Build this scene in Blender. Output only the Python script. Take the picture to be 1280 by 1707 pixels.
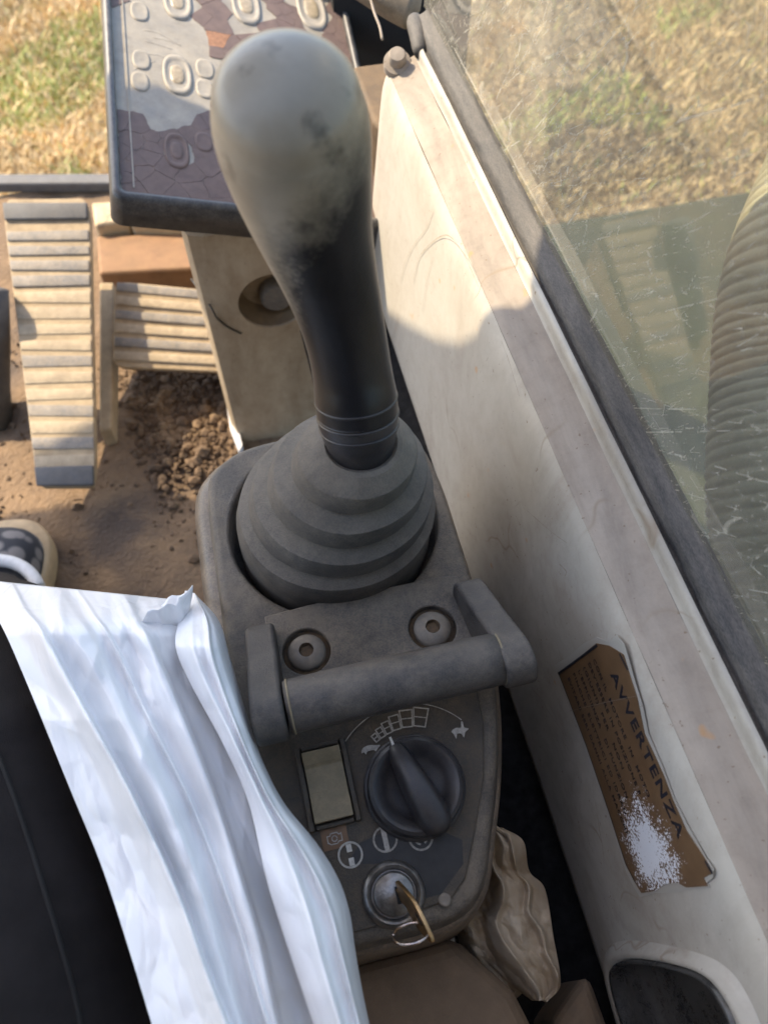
import bpy, bmesh, math, random
import numpy as np
from mathutils import Vector, Matrix, noise

random.seed(7)
rng = np.random.default_rng(7)
for o in list(bpy.data.objects):
    bpy.data.objects.remove(o)
SC = bpy.context.scene
COL = SC.collection

# ------------------------------------------------------------------ camera
YAW, PITCH, FPX, CAMH = math.radians(13.5), math.radians(58), 1340.0, 0.48
_s, _c = math.sin, math.cos
CR = np.array([_c(YAW), -_s(YAW), 0.0])
CF = np.array([_s(YAW)*_c(PITCH), _c(YAW)*_c(PITCH), -_s(PITCH)])
CU = np.array([_s(YAW)*_s(PITCH), _c(YAW)*_s(PITCH), _c(PITCH)])
CAM = np.array([-0.0340, -0.2930, CAMH])     # console top is z = 0, boot centre is the origin
cam_d = bpy.data.cameras.new("camera")
cam = bpy.data.objects.new("camera", cam_d)
COL.objects.link(cam)
cam.location = CAM
cam.rotation_euler = (math.pi/2 - PITCH, 0, -YAW)
cam_d.sensor_fit = 'VERTICAL'
cam_d.sensor_height = 36.0
cam_d.sensor_width = 27.0
cam_d.lens = FPX/1707.0*36.0
cam_d.clip_start = 0.01
cam_d.clip_end = 500
cam_d.dof.use_dof = True
cam_d.dof.focus_distance = 0.53
cam_d.dof.aperture_fstop = 7.8
SC.camera = cam

# ------------------------------------------------------------------ light
SUN = np.array([-0.50, 0.55, 0.67]); SUN /= np.linalg.norm(SUN)
W = bpy.data.worlds.new("World"); SC.world = W; W.use_nodes = True
nt = W.node_tree
sky = nt.nodes.new('ShaderNodeTexSky'); sky.sky_type = 'NISHITA'; sky.sun_disc = False
sky.sun_elevation = math.asin(SUN[2])
sky.sun_rotation = math.atan2(SUN[0], SUN[1])
sky.air_density = 1.0; sky.dust_density = 1.6; sky.ozone_density = 1.0
nt.links.new(sky.outputs[0], nt.nodes['Background'].inputs[0])
nt.nodes['Background'].inputs[1].default_value = 0.15
sl = bpy.data.lights.new("sun", 'SUN'); sl.energy = 3.0; sl.angle = math.radians(0.35); sl.color = (1.0, 0.83, 0.58)
so = bpy.data.objects.new("sun", sl); COL.objects.link(so)
so.rotation_euler = Vector(-SUN).to_track_quat('-Z', 'Y').to_euler()
SC.view_settings.view_transform = 'Standard'
SC.view_settings.look = 'None'
SC.view_settings.gamma = 1.0
SC.view_settings.use_curve_mapping = False
SC.view_settings.exposure = 1.64

# ------------------------------------------------------------------ ray helpers (photo pixel + known plane -> point of the place)
def ray(x, y): return CF + CR*(x-640)/FPX + CU*(853.5-y)/FPX
def Z(x, y, z):
    k = ray(x, y); return CAM + k*((z-CAM[2])/k[2])
def D(x, y, d): return CAM + ray(x, y)*d
def PL(x, y, p, n):
    k = ray(x, y); return CAM + k*(np.dot(np.array(p)-CAM, n)/np.dot(k, n))

# ------------------------------------------------------------------ object helpers
def tag(o, label=None, cat=None, group=None, kind=None):
    if label: o['label'] = label
    if cat: o['category'] = cat
    if group: o['group'] = group
    if kind: o['kind'] = kind
    return o
def thing(name, loc, label, cat, group=None):
    o = bpy.data.objects.new(name, None); COL.objects.link(o)
    o.empty_display_size = 0.02
    o.location = tuple(float(v) for v in loc)
    return tag(o, label, cat, group)
def base_of(p):
    while p.parent: p = p.parent
    return np.array(p.location)
def mesh_obj(name, verts, faces, mat, parent=None, smooth=True, loc=None, mats=None, fmat=None):
    off = base_of(parent) if parent else (np.array(loc) if loc is not None else np.zeros(3))
    me = bpy.data.meshes.new(name)
    v = np.asarray(verts, float) - off
    me.from_pydata([tuple(float(a) for a in q) for q in v], [], [tuple(int(a) for a in q) for q in faces])
    if mats:
        for m in mats: me.materials.append(m)
        if fmat is not None: me.polygons.foreach_set('material_index', fmat)
    else:
        me.materials.append(mat)
    bm = bmesh.new(); bm.from_mesh(me); bmesh.ops.recalc_face_normals(bm, faces=bm.faces); bm.to_mesh(me); bm.free()
    me.polygons.foreach_set('use_smooth', [smooth]*len(me.polygons))
    me.update()
    o = bpy.data.objects.new(name, me); COL.objects.link(o)
    if parent: o.parent = parent
    elif loc is not None: o.location = tuple(float(a) for a in loc)
    return o
def bevel(o, w, seg=3, angle=35):
    m = o.modifiers.new('bevel', 'BEVEL'); m.width = w; m.segments = seg; m.limit_method = 'ANGLE'; m.angle_limit = math.radians(angle)
    m.harden_normals = False
    return o
def smooth_angle(o, deg=40):
    o.data.polygons.foreach_set('use_smooth', [True]*len(o.data.polygons))
    bm = bmesh.new(); bm.from_mesh(o.data)
    for e in bm.edges:
        if len(e.link_faces) == 2 and e.calc_face_angle(0) > math.radians(deg): e.smooth = False
    bm.to_mesh(o.data); bm.free()
    return o
def subsurf(o, n=1):
    m = o.modifiers.new('sub', 'SUBSURF'); m.levels = n; m.render_levels = n
    return o
def solidify(o, t, off=-1):
    m = o.modifiers.new('solid', 'SOLIDIFY'); m.thickness = t; m.offset = off
    return o

def catmull(pts, n=8, closed=False):
    P = [np.array(p, float) for p in pts]; out = []
    N = len(P); rngi = range(N if closed else N-1)
    for i in rngi:
        p0 = P[(i-1) % N] if closed or i > 0 else 2*P[0]-P[1]
        p1 = P[i]; p2 = P[(i+1) % N]
        p3 = P[(i+2) % N] if closed or i+2 < N else 2*P[-1]-P[-2]
        for k in range(n):
            t = k/n
            out.append(0.5*((2*p1)+(-p0+p2)*t+(2*p0-5*p1+4*p2-p3)*t*t+(-p0+3*p1-3*p2+p3)*t**3))
    if not closed: out.append(P[-1])
    return np.array(out)

def ring_mesh(rings, cap0=True, cap1=True):
    """rings: list of (n,3) arrays with equal n -> verts, faces"""
    n = len(rings[0]); V = np.concatenate(rings); F = []
    for r in range(len(rings)-1):
        a, b = r*n, (r+1)*n
        for i in range(n):
            j = (i+1) % n
            F.append((a+i, a+j, b+j, b+i))
    if cap0: F.append(tuple(range(n-1, -1, -1)))
    if cap1: F.append(tuple(range((len(rings)-1)*n, len(rings)*n)))
    return V, F
def frames(path):
    path = np.array(path, float); T = np.gradient(path, axis=0); T /= np.linalg.norm(T, axis=1)[:, None]
    u = np.cross(T[0], [0.13, 0.31, 0.94]); u /= np.linalg.norm(u); U = []
    for t in T:
        u = u - t*np.dot(u, t); u /= np.linalg.norm(u); U.append(u.copy())
    U = np.array(U); return T, U, np.cross(T, U)
def tube(path, radii, n=20, flat=1.0, cap=True):
    path = np.array(path, float)
    if np.isscalar(radii): radii = [radii]*len(path)
    T, U, V = frames(path); a = np.linspace(0, 2*math.pi, n, endpoint=False); R = []
    for p, r, u, v in zip(path, radii, U, V):
        R.append(p + r*(np.cos(a)[:, None]*u + flat*np.sin(a)[:, None]*v))
    return ring_mesh(R, cap, cap)
def lathe(prof, centre, n=64, axis=None, cap0=False, cap1=True):
    """prof: (r, h); centre: function h -> xyz or point; axis vector"""
    ax = np.array([0, 0, 1.0]) if axis is None else np.array(axis, float)/np.linalg.norm(axis)
    u = np.cross(ax, [0.2, 0.9, 0.1]); u /= np.linalg.norm(u); v = np.cross(ax, u)
    a = np.linspace(0, 2*math.pi, n, endpoint=False); R = []
    for r, h in prof:
        c = centre(h) if callable(centre) else np.array(centre)+ax*h
        R.append(c + r*(np.cos(a)[:, None]*u+np.sin(a)[:, None]*v))
    return ring_mesh(R, cap0, cap1)
def prism(poly, off):
    """poly: (n,3) loop; off: extrusion vector"""
    P = np.array(poly, float); return ring_mesh([P, P+np.array(off)])
def box(c, s):
    c = np.array(c, float); s = np.array(s, float)/2
    P = [(-1,-1),(1,-1),(1,1),(-1,1)]
    lo = np.array([[x*s[0], y*s[1], -s[2]] for x, y in P])+c; hi = lo+np.array([0, 0, 2*s[2]])
    return ring_mesh([lo, hi])
def join(*vf):
    V = []; F = []; k = 0
    for v, f in vf:
        V.append(np.asarray(v, float)); F += [tuple(i+k for i in q) for q in f]; k += len(v)
    return np.concatenate(V), F
def boolean_cut(o, cutters):
    bpy.context.view_layer.update()
    for c in cutters:
        m = o.modifiers.new('cut', 'BOOLEAN'); m.operation = 'DIFFERENCE'; m.object = c; m.solver = 'EXACT'
    dg = bpy.context.evaluated_depsgraph_get()
    me = bpy.data.meshes.new_from_object(o.evaluated_get(dg))
    o.modifiers.clear(); o.data = me
    for c in cutters: bpy.data.objects.remove(c)
    return o
def fbm(x, y, z=0.0, oct=4):
    return noise.fractal(Vector((x, y, z)), 1.0, 2.0, oct)

# ------------------------------------------------------------------ materials
def new_mat(name):
    m = bpy.data.materials.new(name); m.use_nodes = True
    t = m.node_tree; b = t.nodes['Principled BSDF']
    return m, t, b
def node(t, kind, **kw):
    n = t.nodes.new(kind)
    for k, v in kw.items():
        if k.startswith('i_'): n.inputs[k[2:].replace('_', ' ')].default_value = v
        else: setattr(n, k, v)
    return n
def rgba(c): return (c[0], c[1], c[2], 1.0)
def noise_fac(t, co, scale, lo, hi, detail=5, rough=0.6, dist=0.0):
    n = node(t, 'ShaderNodeTexNoise'); n.inputs['Scale'].default_value = scale; n.inputs['Detail'].default_value = detail
    n.inputs['Roughness'].default_value = rough; n.inputs['Distortion'].default_value = dist
    t.links.new(co, n.inputs['Vector'])
    r = node(t, 'ShaderNodeMapRange'); r.inputs[1].default_value = lo; r.inputs[2].default_value = hi
    t.links.new(n.outputs[0], r.inputs[0]); return r.outputs[0]
def mixc(t, fac, a, b):
    m = node(t, 'ShaderNodeMix', data_type='RGBA')
    if hasattr(fac, 'links') or not isinstance(fac, (int, float)): t.links.new(fac, m.inputs['Factor'])
    else: m.inputs['Factor'].default_value = fac
    for s, c in (('A', a), ('B', b)):
        i = [q for q in m.inputs if q.name == s and q.type == 'RGBA'][0]
        if isinstance(c, tuple): i.default_value = rgba(c)
        else: t.links.new(c, i)
    return [q for q in m.outputs if q.type == 'RGBA'][0]
def math_(t, op, a, b=None, clamp=False):
    m = node(t, 'ShaderNodeMath', operation=op, use_clamp=clamp)
    for i, v in ((0, a), (1, b)):
        if v is None: continue
        if isinstance(v, (int, float)): m.inputs[i].default_value = v
        else: t.links.new(v, m.inputs[i])
    return m.outputs[0]
def bump(t, b, h, strength=0.3, dist=0.001):
    n = node(t, 'ShaderNodeBump'); n.inputs['Strength'].default_value = strength; n.inputs['Distance'].default_value = dist
    t.links.new(h, n.inputs['Height']); t.links.new(n.outputs[0], b.inputs['Normal']); return n
def coords(t, stretch=None):
    c = node(t, 'ShaderNodeTexCoord').outputs['Object']
    if stretch:
        mp = node(t, 'ShaderNodeMapping'); mp.inputs['Scale'].default_value = stretch
        t.links.new(c, mp.inputs['Vector']); return mp.outputs[0]
    return c
def dusty(name, base, dust, amount=0.5, scale=40, rough=0.55, drough=0.9, up=0.5, grain=900, gbump=0.25, var=0.25, stretch=None, spots=None):
    """base material under settled dust: big patches, settling on upward faces, fine grain"""
    m, t, b = new_mat(name); co = coords(t, stretch)
    f1 = noise_fac(t, co, scale, 0.34, 0.66, 8, 0.68, 0.5)
    f2 = noise_fac(t, co, scale*6, 0.36, 0.64, 6, 0.75)
    f3 = noise_fac(t, co, scale*38, 0.40, 0.64, 3, 0.7)
    geo = node(t, 'ShaderNodeNewGeometry'); sep = node(t, 'ShaderNodeSeparateXYZ'); t.links.new(geo.outputs['Normal'], sep.inputs[0])
    upf = math_(t, 'MULTIPLY', math_(t, 'MAXIMUM', sep.outputs['Z'], 0.0), up)
    s = math_(t, 'ADD', math_(t, 'ADD', math_(t, 'MULTIPLY', f1, 0.55), math_(t, 'MULTIPLY', f2, 0.36)), math_(t, 'MULTIPLY', math_(t, 'SUBTRACT', f3, 0.35), 0.38))
    s = math_(t, 'ADD', s, upf)
    s = math_(t, 'MULTIPLY', s, amount*1.25, True)
    s = math_(t, 'MINIMUM', s, 0.96)
    vb = mixc(t, noise_fac(t, co, scale*2.3, 0.3, 0.7, 5), tuple(np.array(base)*(1-var)), tuple(np.minimum(1, np.array(base)*(1+var))))
    vd = mixc(t, noise_fac(t, co, scale*1.3, 0.3, 0.7, 5), tuple(np.array(dust)*(1-var)), tuple(np.minimum(1, np.array(dust)*(1+var*0.6))))
    c = mixc(t, s, vb, vd)
    if spots:
        sf = noise_fac(t, co, spots[0], spots[1], spots[1]+0.04, 3, 0.6)
        c = mixc(t, sf, c, spots[2])
    t.links.new(c, b.inputs['Base Color'])
    r = node(t, 'ShaderNodeMapRange'); r.inputs[3].default_value = rough; r.inputs[4].default_value = drough
    t.links.new(s, r.inputs[0]); t.links.new(r.outputs[0], b.inputs['Roughness'])
    g = node(t, 'ShaderNodeTexNoise'); g.inputs['Scale'].default_value = grain; g.inputs['Detail'].default_value = 3
    t.links.new(co, g.inputs['Vector'])
    h = math_(t, 'ADD', math_(t, 'MULTIPLY', g.outputs[0], 0.6), math_(t, 'MULTIPLY', s, 0.8))
    bump(t, b, h, gbump, 0.0008)
    return m
def plain(name, base, rough=0.5, metal=0.0, var=0.15, scale=60, bmp=0.0, bscale=400, spec=0.5):
    m, t, b = new_mat(name); co = coords(t)
    f = noise_fac(t, co, scale, 0.3, 0.7, 5)
    c = mixc(t, f, tuple(np.array(base)*(1-var)), tuple(np.minimum(1, np.array(base)*(1+var))))
    t.links.new(c, b.inputs['Base Color']); b.inputs['Roughness'].default_value = rough; b.inputs['Metallic'].default_value = metal
    b.inputs['Specular IOR Level'].default_value = spec
    if bmp:
        g = node(t, 'ShaderNodeTexNoise'); g.inputs['Scale'].default_value = bscale; t.links.new(co, g.inputs['Vector'])
        bump(t, b, g.outputs[0], bmp, 0.0008)
    return m

M = {}
M['console'] = dusty('console_plastic', (0.030, 0.030, 0.031), (0.20, 0.166, 0.128), 0.86, 24, 0.42, 0.9, 0.16, 1100, 0.6)
M['console_side'] = dusty('console_side_plastic', (0.05, 0.045, 0.042), (0.26, 0.20, 0.145), 0.8, 16, 0.30, 0.6, 0.1, 1400, 0.15)
M['panel'] = dusty('panel_plastic', (0.018, 0.017, 0.017), (0.11, 0.087, 0.062), 0.80, 28, 0.38, 0.85, 0.08, 1300, 0.5)
M['boot'] = dusty('boot_rubber', (0.030, 0.030, 0.031), (0.17, 0.148, 0.122), 0.60, 26, 0.58, 0.95, 0.60, 1400, 0.6)
M['black_gloss'] = dusty('handle_plastic', (0.009, 0.011, 0.018), (0.18, 0.152, 0.122), 0.52, 40, 0.26, 0.85, 0.26, 900, 0.7)
M['knob'] = dusty('knob_plastic', (0.010, 0.012, 0.018), (0.10, 0.085, 0.075), 0.30, 50, 0.3, 0.7, 0.25, 1200, 0.15)
M['steel_dusty'] = dusty('bolt_steel', (0.14, 0.13, 0.12), (0.24, 0.20, 0.155), 0.7, 120, 0.4, 0.8, 0.3, 1500, 0.25)
M['rusty_well'] = dusty('rusty_recess', (0.05, 0.045, 0.04), (0.20, 0.13, 0.07), 0.75, 90, 0.7, 0.95, 0.2, 1500, 0.4)
M['dark'] = plain('dark_gap', (0.012, 0.012, 0.012), 0.9)
M['rocker'] = dusty('rocker_plastic', (0.15, 0.122, 0.078), (0.28, 0.228, 0.145), 0.7, 60, 0.5, 0.85, 0.2, 1500, 0.2)
M['print'] = plain('print_white', (0.36, 0.34, 0.31), 0.7, var=0.35, scale=500)
M['print_bright'] = plain('print_bright', (0.50, 0.48, 0.44), 0.6, var=0.25, scale=400)
M['sticker_brown'] = plain('sticker_brown', (0.14, 0.075, 0.035), 0.5, var=0.25, scale=120)
M['steel'] = plain('ignition_steel', (0.21, 0.20, 0.19), 0.36, 0.85, 0.4, 140, 0.2, 700)
M['brass'] = plain('key_brass', (0.42, 0.27, 0.13), 0.33, 0.95, 0.35, 120, 0.12, 500)
M['wire_steel'] = plain('ring_steel', (0.5, 0.42, 0.38), 0.25, 1.0, 0.2)
M['trouser'] = plain('trouser_cloth', (0.018, 0.016, 0.016), 0.92, 0, 0.25, 40, 0.35, 1500, 0.2)
M['tan_cover'] = dusty('tan_cover', (0.13, 0.088, 0.055), (0.20, 0.14, 0.09), 0.5, 25, 0.75, 0.95, 0.1, 900, 0.3)
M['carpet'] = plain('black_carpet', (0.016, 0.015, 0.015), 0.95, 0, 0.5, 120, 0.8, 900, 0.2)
M['wire'] = plain('black_wire', (0.01, 0.01, 0.01), 0.5)

# ------------------------------------------------------------------ setting: ground, floor, deck
def grass_mat(name, straw, soil, green, gscale, gcut):
    m, t, b = new_mat(name); co = coords(t)
    c = mixc(t, noise_fac(t, co, 9, 0.35, 0.65, 8, 0.7), soil, straw)
    c = mixc(t, noise_fac(t, co, gscale, gcut, gcut+0.14, 5, 0.6), c, green)
    c = mixc(t, noise_fac(t, co, 60, 0.35, 0.62, 4), tuple(np.array(soil)*0.8), c)
    t.links.new(c, b.inputs['Base Color']); b.inputs['Roughness'].default_value = 0.95
    g = node(t, 'ShaderNodeTexNoise'); g.inputs['Scale'].default_value = 70; g.inputs['Detail'].default_value = 6; t.links.new(co, g.inputs['Vector'])
    bump(t, b, g.outputs[0], 0.8, 0.02)
    return m
M['ground'] = grass_mat('dry_grass_ground', (0.50, 0.38, 0.20), (0.34, 0.24, 0.13), (0.26, 0.28, 0.09), 2.4, 0.60)
GZ = -1.2
V = [(-40, -30, GZ), (40, -30, GZ), (40, 60, GZ), (-40, 60, GZ)]
tag(mesh_obj('ground', V, [(0, 1, 2, 3)], M['ground'], smooth=False), kind='structure')
# dry grass: blades where the photo looks at the ground
def blades(n, pxbox, hmin, hmax):
    V = []; F = []; C = []
    for i in range(n):
        px = rng.uniform(pxbox[0], pxbox[2]); py = rng.uniform(pxbox[1], pxbox[3])
        p = Z(px, py, GZ)
        h = rng.uniform(hmin, hmax); a = rng.uniform(0, 2*math.pi); w = rng.uniform(0.002, 0.005)
        lean = rng.uniform(0.2, 1.4)*h; la = rng.uniform(0, 2*math.pi)
        d = np.array([math.cos(a), math.sin(a), 0])*w; l = np.array([math.cos(la)*lean, math.sin(la)*lean, 0])
        k = len(V)
        V += [p-d, p+d, p+d*0.7+l*0.45+[0, 0, h*0.65], p-d*0.7+l*0.45+[0, 0, h*0.65], p+l+[0, 0, h]]
        F += [(k, k+1, k+2, k+3), (k+3, k+2, k+4)]
        g = fbm(p[0]*1.6+5, p[1]*1.6, 0, 3)
        C += [1 if (g > (0.12 if px < 400 else 0.34) and rng.random() < 0.5) or rng.random() < 0.05 else (2 if rng.random() < 0.45 else 0) if px < 400 else (3 if rng.random() < 0.65 else 2)]*2
    return V, F, C
gm = [plain('straw_blade', (0.74, 0.57, 0.31), 0.8, var=0.3, scale=3), plain('green_blade', (0.36, 0.40, 0.12), 0.7, var=0.3, scale=3), plain('pale_straw_blade', (0.62, 0.47, 0.26), 0.8, var=0.3, scale=3), plain('brown_straw_blade', (0.36, 0.265, 0.15), 0.85, var=0.3, scale=3)]
V, F, C = blades(16000, (-120, -120, 210, 350), 0.02, 0.05)
V2, F2, C2 = blades(30000, (690, -140, 1420, 560), 0.02, 0.05)
VV, FF = join((V, F), (V2, F2))
tag(mesh_obj('grass', VV, FF, None, smooth=False, mats=gm, fmat=C+C2), 'dry straw coloured grass with a few green tufts outside the cab', 'grass', kind='stuff')

# cab floor, sandy dirt on steel
def dirt_mat(name, a, b_, cdark, s=18):
    m, t, b = new_mat(name); co = coords(t)
    c = mixc(t, noise_fac(t, co, s, 0.3, 0.7, 8, 0.65, 0.3), a, b_)
    c = mixc(t, noise_fac(t, co, s*0.35, 0.52, 0.66, 5, 0.6), c, cdark)
    t.links.new(c, b.inputs['Base Color']); b.inputs['Roughness'].default_value = 0.95
    g = node(t, 'ShaderNodeTexNoise'); g.inputs['Scale'].default_value = 160; g.inputs['Detail'].default_value = 6; t.links.new(co, g.inputs['Vector'])
    bump(t, b, g.outputs[0], 0.6, 0.006)
    return m
M['dirt'] = dirt_mat('sandy_dirt', (0.245, 0.162, 0.092), (0.145, 0.098, 0.062), (0.088, 0.064, 0.048))
M['clod'] = dirt_mat('soil_clod', (0.17, 0.11, 0.065), (0.10, 0.068, 0.045), (0.25, 0.17, 0.10), 60)
FZ = -0.45
# heightfield floor
nx, ny = 70, 90
xs = np.linspace(-1.0, 0.13, nx); ys = np.linspace(-0.75, 1.09, ny); V = []
for y in ys:
    for x in xs:
        V.append((x, y, FZ + 0.010*fbm(x*5, y*5, 1.0, 4) + 0.004*fbm(x*25, y*25, 4.0, 3)))
F = [(j*nx+i, j*nx+i+1, (j+1)*nx+i+1, (j+1)*nx+i) for j in range(ny-1) for i in range(nx-1)]
tag(mesh_obj('floor', V, F, M['dirt']), kind='structure')
# under the cab floor so that no light leaks from below
V, F = box((-0.43, 0.16, -0.52), (1.14, 1.84, 0.06))
tag(mesh_obj('floor_slab', V, F, M['dark'], smooth=False), kind='structure')
# clods of soil
V = []; F = []
ico = bmesh.new(); bmesh.ops.create_icosphere(ico, subdivisions=1, radius=1.0)
iv = np.array([v.co[:] for v in ico.verts]); ifc = [tuple(v.index for v in f.verts) for f in ico.faces]; ico.free()
for i in range(4200):
    if i < 3300: px, py = 290+rng.normal(0, 62), 690+rng.normal(0, 52)
    else: px, py = rng.uniform(-20, 420), rng.uniform(560, 960)
    p = Z(px, py, FZ); r = rng.uniform(0.0010, 0.0042) if rng.random() < 0.95 else rng.uniform(0.004, 0.010)
    sc = rng.uniform(0.6, 1.3, 3)*r
    k = len(V); jit = rng.uniform(0.75, 1.2, len(iv))[:, None]
    V += list(iv*jit*sc+p+[0, 0, r*0.25]); F += [tuple(a+k for a in f) for f in ifc]
tag(mesh_obj('soil_clods', V, F, M['clod'], smooth=False), 'loose dark soil clods scattered on the cab floor', 'soil', kind='stuff')

# ------------------------------------------------------------------ shade roof (added above the frame, unseen; outlined from the shadow edges)
# plane of the instrument monitor
m0 = D(187, 333, .765); m2 = D(171, -10, .88)
ds = np.linspace(.60, .95, 701); dots = [np.dot(D(400, 355, d_)-m0, m2-m0) for d_ in ds]; m1 = D(400, 355, ds[int(np.argmin(np.abs(dots)))])
MUx = (m1-m0)/np.linalg.norm(m1-m0); MN = np.cross(MUx, m2-m0); MN /= np.linalg.norm(MN); MV = np.cross(MN, MUx)
if MN[2] < 0: MN = -MN
def mon(px, py):
    p = PL(px, py, m0, MN)-m0; return np.array([np.dot(p, MUx), np.dot(p, MV)])
def mp(u, v, h=0.0): return m0+MUx*u+MV*v+MN*h
SHADE_Z = 0.85
def shade_pt(P): P = np.array(P); return (P+(SHADE_Z-P[2])/SUN[2]*SUN)
edge = []
def X_(x, y, X):
    k = ray(x, y); return CAM+k*((X-CAM[0])/k[0])
for p, X in [((905, 395), .189), ((884, 470), .170), ((860, 500), .158), ((822, 530), .145), ((800, 610), .14), ((770, 625), .137), ((735, 620), .135), ((690, 590), .13)]:
    edge.append(shade_pt(X_(*p, X)))
for p in [(345, 180), (300, 163), (262, 142), (230, 150), (170, 138)]:
    edge.append(shade_pt(PL(*p, m0, MN)))
edge.append(shade_pt(Z(175, 725, -.38))); edge.append(shade_pt(Z(100, 765, -.39)))
edge.append(shade_pt(Z(0, 862, FZ)))
M['roof'] = plain('bounce_liner', (0.66, 0.63, 0.57), 0.9, var=0.1)  # pale so the added panels bounce fill light from below
poly = [(-0.06, 0.63, SHADE_Z), (-0.23, 0.72, SHADE_Z)] + [tuple(p) for p in edge] + [(-1.50, 1.47, SHADE_Z), (-1.45, 1.25, SHADE_Z), (-1.12, 0.75, SHADE_Z), (-1.05, 0.27, SHADE_Z), (-.28, 0.10, SHADE_Z), (-0.06, 0.18, SHADE_Z)]  # added blocker: front edge is the shadow boundary projected back along the sun
V, F = prism(poly, (0, 0, 0.03))
rf = mesh_obj('shade_roof', V, F, M['roof'], smooth=False)
tag(rf, 'unseen pale roof panel added above the console, outlined to cast its shadow edges', 'roof')
V, F = prism([(-1.2, -1.5, .95), (.32, -1.5, .95), (.32, -.34, .95), (-1.2, -.34, .95)], (0, 0, .03))  # unseen rear piece, added to darken the control panel and bag
rf2 = mesh_obj('shade_roof', V, F, M['roof'], smooth=False); tag(rf2, 'unseen rear roof panel over the seat, added to darken the console', 'roof')
V, F = prism([(-1.2, -.80, FZ), (.32, -.80, FZ), (.32, -.84, FZ), (-1.2, -.84, FZ)], (0, 0, 1.39))
rw = mesh_obj('cab_rear_wall', V, F, plain('rear_trim', (.05, .045, .04), .9), smooth=False); tag(rw, 'dark rear wall of the cab behind the seat, outside the picture', 'wall')

# ------------------------------------------------------------------ side panel of the cab and its window
YB, YF = -0.62, 0.43
cream = (0.43, 0.405, 0.355)
def cream_mat(name, base, dirt, dirt_amt, rough=0.42, stretch=None, cracks=False, scale=10):
    m, t, b = new_mat(name); co = coords(t, stretch); co0 = coords(t)
    f1 = noise_fac(t, co, scale, 0.38, 0.70, 8, 0.68, 0.6)
    f2 = noise_fac(t, co0, 70, 0.45, 0.75, 5, 0.7)
    s = math_(t, 'MULTIPLY', math_(t, 'ADD', f1, math_(t, 'MULTIPLY', f2, 0.4)), dirt_amt, True)
    c = mixc(t, s, base, dirt)
    sp = noise_fac(t, co0, 260, 0.70, 0.74, 2, 0.5)
    c = mixc(t, math_(t, 'MULTIPLY', sp, 0.7), c, (0.16, 0.11, 0.07))
    # rust specks
    rs = noise_fac(t, co0, 45, 0.72, 0.76, 2, 0.5)
    c = mixc(t, math_(t, 'MULTIPLY', rs, 0.6), c, (0.42, 0.22, 0.08))
    # thin scuffs
    mp = node(t, 'ShaderNodeMapping'); mp.inputs['Scale'].default_value = (1, 1, 1); mp.inputs['Rotation'].default_value = (0.5, 0.2, 0.3)
    t.links.new(co0, mp.inputs['Vector'])
    w = node(t, 'ShaderNodeTexVoronoi', feature='DISTANCE_TO_EDGE'); w.inputs['Scale'].default_value = 6.5
    ds = node(t, 'ShaderNodeTexNoise'); ds.inputs['Scale'].default_value = 14
    t.links.new(mp.outputs[0], ds.inputs['Vector'])
    va = node(t, 'ShaderNodeVectorMath', operation='MULTIPLY_ADD'); va.inputs[1].default_value = (0.12, 0.12, 0.12)
    t.links.new(ds.outputs['Color'], va.inputs[0]); t.links.new(mp.outputs[0], va.inputs[2]); t.links.new(va.outputs[0], w.inputs['Vector'])
    cr = node(t, 'ShaderNodeMapRange'); cr.inputs[1].default_value = 0.012; cr.inputs[2].default_value = 0.0
    t.links.new(w.outputs['Distance'], cr.inputs[0])
    gate = noise_fac(t, co0, 9, 0.52, 0.6, 3)
    c = mixc(t, math_(t, 'MULTIPLY', math_(t, 'MULTIPLY', cr.outputs[0], gate), 0.75), c, (0.22, 0.17, 0.12))
    t.links.new(c, b.inputs['Base Color'])
    r = node(t, 'ShaderNodeMapRange'); r.inputs[3].default_value = rough; r.inputs[4].default_value = 0.9
    t.links.new(s, r.inputs[0]); t.links.new(r.outputs[0], b.inputs['Roughness'])
    g = node(t, 'ShaderNodeTexNoise'); g.inputs['Scale'].default_value = 500; g.inputs['Detail'].default_value = 3; t.links.new(co0, g.inputs['Vector'])
    bump(t, b, math_(t, 'ADD', g.outputs[0], math_(t, 'MULTIPLY', s, 0.7)), 0.12, 0.0008)
    return m
M['cream'] = cream_mat('cream_plastic', cream, (0.29, 0.25, 0.205), 0.75)
M['ledge'] = cream_mat('dusty_ledge', (0.32, 0.275, 0.23), (0.20, 0.168, 0.14), 0.95, 0.8, (1, 0.25, 1), scale=26)
M['stripe'] = cream_mat('pale_trim', (0.40, 0.38, 0.335), (0.25, 0.222, 0.185), 0.85, 0.5, (1, 0.2, 1), scale=30)
M['seal'] = dusty('seal_rubber', (0.010, 0.011, 0.014), (0.22, 0.20, 0.18), 0.46, 50, 0.6, 0.95, 0.02, 700, 0.6, stretch=(1.0, 0.22, 1.0))
M['seal_black'] = dusty('seal_black_rubber', (0.012, 0.012, 0.014), (0.22, 0.19, 0.16), 0.42, 40, 0.7, 0.95, 0.1, 800, 0.5, stretch=(1.0, 0.35, 1.0))
side = thing('cab_side_panel', (0.13, 0.0, FZ), 'cream moulded side panel under the scratched window, right of the joystick console', 'panel')
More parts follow.
